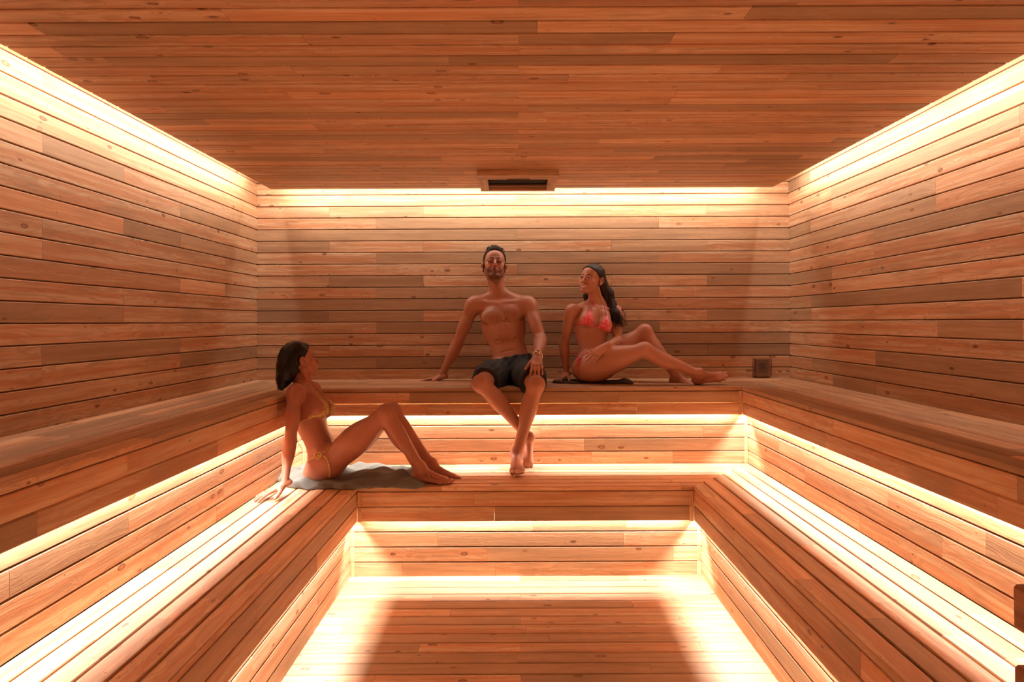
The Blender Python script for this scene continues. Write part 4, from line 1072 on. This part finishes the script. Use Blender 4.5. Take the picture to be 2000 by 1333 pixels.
m = MB(); m.box((x0 + .06, y0 + .2, ZC - .006), (x1 - .06, y1 - .05, ZC - .002), 0, tone('d')); o_ = m.build('duct_shade_sheet', plain('duct_shade', (.012, .007, .005), .9), v)  # near-black sheet closing the vent: shade of its interior given as colour
m = MB(); m.box((-.065, y0 + .092, zb - .0025), (.085, y0 + .116, zb + .002), 0, tone('d')); m.build('slot_shade_strip', plain('slot_shadow_wood', (.10, .04, .022), .8), v)  # thin dark strip on the frame: the slot's shade painted, nothing cut
# small wall box at the right end of the back wall
b = empty('sensor_box', tuple(px(1485.5, 737, YB)), 'small square box with clear cover on the back wall near the right corner', 'wall sensor')
bx = float(px(1485.5, 720, YB)[0]); z0 = 1.075; m = MB()
def clear_material():
    t = NT('clear_plastic'); t.b.inputs['Base Color'].default_value = (.85, .62, .45, 1); t.b.inputs['Roughness'].default_value = .12
    t.b.inputs['Transmission Weight'].default_value = .92; t.b.inputs['IOR'].default_value = 1.3
    n = t.noise(t.n('ShaderNodeTexCoord').outputs['Object'], 60, 2); bp = t.n('ShaderNodeBump'); bp.inputs['Strength'].default_value = .15; t.l(n, bp.inputs['Height']); t.l(bp.outputs[0], t.b.inputs['Normal'])
    return t.m
CLEAR = clear_material(); W2 = .064; H2 = .137; D = .045
for lo, hi in (((-W2, -D, 0), (W2, -D + .003, H2)), ((-W2, -D, 0), (-W2 + .003, 0, H2)), ((W2 - .003, -D, 0), (W2, 0, H2)), ((-W2, -D, H2 - .003), (W2, 0, H2)), ((-W2, -D, 0), (W2, 0, .003))):
    m.box((bx + lo[0], YB + lo[1], z0 + lo[2]), (bx + hi[0], YB + hi[1], z0 + hi[2]), 0, (0, 0, 0, 0), .001)
m.build('clear_cover', CLEAR, b)
m = MB(); m.box((bx - .045, YB - .020, z0 + .030), (bx + .048, YB - .0005, z0 + .128), 0, (0, 0, 0, 0), .003); m.build('backing_plate', plain('brown_plate', (.14, .06, .03), .5, col2=(.22, .10, .05), scale=60), b)
m = MB(); m.box((bx - .028, YB - .034, z0 + .056), (bx + .022, YB - .020, z0 + .104), 0, (0, 0, 0, 0), .003); m.build('sensor_body', plain('dark_plastic', (.015, .009, .007), .4), b)
m = MB(); m.tube([Vector((float(px(1461, 733, YB)[0]), YB - .001, 1.092)), Vector((float(px(1461, 733, YB)[0]), YB - .008, 1.092))], .006, 12)
tag(m.build('screw_cap', STEEL), 'tiny metal screw head in the wall left of the clear sensor box', 'screw')
# heater guard, near right
gx, gy, th = 1.012, 1.285, .036
gd = empty('heater_guard', (gx, gy, 0), 'dark wooden slatted heater guard with rounded rail ends at the right edge', 'heater guard')
tops = [.964, .800, .636, .472, .308, .144]
for tz in tops:
    m = MB(); m.box((gx, .15, tz - .092), (gx + th, gy, tz), 1, tone('n'), .006); m.build('side_rail', DARKWOOD, gd)
    m = MB(); m.box((gx + th + .001, gy - th, tz - .092), (XR - .05, gy, tz), 0, tone('n'), .006); m.build('end_rail', DARKWOOD, gd)
for x, y in ((gx + th + .001, gy - th - .046), (XR - .10, gy - th - .046), (gx + th + .001, .2)):
    m = MB(); m.box((x, y, 0), (x + .045, y + .045, .955), 2, tone('n'), .004); m.build('post', DARKWOOD, gd)

fm, om = build_man()
fp, op = build_woman_pink()
fg, og = build_woman_gold()

# towels: thick heaped cloth, built over its own ground outline
def towel(name, outline, z, thick, seed, mat, label, lumps, lo, hi, pressed, h=.004, fold=.020, freq=26):
    outline = [A(*p) for p in outline]; q = random.Random(seed); ph = [q.uniform(0, 6) for _ in range(6)]
    def poly(x, y):
        d = np.full(x.shape, 9.); ins = np.zeros(x.shape, bool); n = len(outline)
        for i in range(n):
            a, b = outline[i], outline[(i + 1) % n]; e = b - a; wx, wy = x - a[0], y - a[1]; t = np.clip((wx * e[0] + wy * e[1]) / (e @ e), 0, 1)
            d = np.minimum(d, np.hypot(wx - e[0] * t, wy - e[1] * t))
            c = ((a[1] > y) != (b[1] > y)) & (x < (b[0] - a[0]) * (y - a[1]) / (b[1] - a[1] + 1e-12) + a[0]); ins ^= c
        return np.where(ins, -d, d)
    def f(P, c, r):
        x, y, zz = P[..., 0], P[..., 1], P[..., 2]
        d2 = poly(x, y) + .010 * np.sin(x * 31 + ph[0]) * np.sin(y * 37 + ph[1]) + .006 * np.sin(x * 71 + y * 40 + ph[2])
        w = x * .55 + y * .8 + .04 * np.sin(x * 11 + ph[5])
        top = thick + fold * (np.sin(w * freq + ph[3]) + .6 * np.sin((x * .9 - y * .4) * freq * 1.7 + ph[4]) + .5 * np.abs(np.sin((x * .3 + y) * freq * .9 + 2 * np.sin(x * 9)))) * .6
        for lx, ly, rx, ry, hh in lumps: top = top + hh * np.exp(-((x - lx) / rx) ** 2 - ((y - ly) / ry) ** 2)
        for lx, ly, rx, ry in pressed: top = top * (1 - .72 * np.exp(-(((x - lx) / rx) ** 2 + ((y - ly) / ry) ** 2) ** 2))
        top = np.maximum(top, .006)
        return smax(smax(d2, (zz - z - top) * .75, .022), (z + .0015) - zz, .002)
    return tag(sdf_obj(name, f, lo, hi, mat, None, h, None, 2, loc=(sum(p[0] for p in outline) / len(outline), sum(p[1] for p in outline) / len(outline), z)), label, 'towel')
TOWELG = plain('grey_terry_cloth', (.20, .195, .175), .95, bump=1.0, scale=420, col2=(.12, .112, .098), spec=.1)
TOWELB = plain('dark_brown_terry_cloth', (.10, .07, .055), .95, bump=1.0, scale=420, col2=(.06, .04, .03), spec=.1)
def gp(x, y, z):
    Y = (CAMZ - z) * F / (y + .0045 * (x - CXP) - HZ); return (float((x - CXP) * Y / F), float(Y))
ol = [gp(x, y, LZ) for x, y in ((534, 936), (560, 952), (598, 957), (650, 956), (700, 957), (740, 953), (800, 956), (829, 953), (828, 940), (815, 926), (790, 921), (740, 915), (690, 914), (640, 913), (590, 915), (560, 921), (540, 928))]
towel('towel', ol, LZ, .030, 3, TOWELG, 'rumpled grey terry towel under the woman in the gold bikini', [(gp(600, 940, LZ)[0], 3.72, .06, .07, .028), (gp(790, 940, LZ)[0], 3.80, .05, .05, .038), (gp(700, 945, LZ)[0], 3.70, .12, .025, .022), (gp(750, 930, LZ)[0], 3.93, .14, .03, .028), (gp(560, 940, LZ)[0], 3.74, .05, .06, .02), (gp(730, 935, LZ)[0], 3.80, .10, .04, .012)], (-1.52, 3.52, .53), (-.45, 4.16, .66), [(-1.13, 3.84, .17, .15)])
ol = [gp(x, y, UZ) for x, y in ((1078, 749), (1130, 750.5), (1180, 751), (1236, 751), (1238, 748), (1222, 745.5), (1180, 744), (1120, 743.5), (1086, 744.5))]
towel('towel', ol, UZ, .016, 8, TOWELB, 'flat dark brown towel under the woman in the pink bikini', [(gp(1222, 749, UZ)[0], 4.52, .03, .08, .014)], (.2, 4.3, 1.055), (1.0, 4.8, 1.12), [(.55, 4.52, .16, .2)], fold=.004)
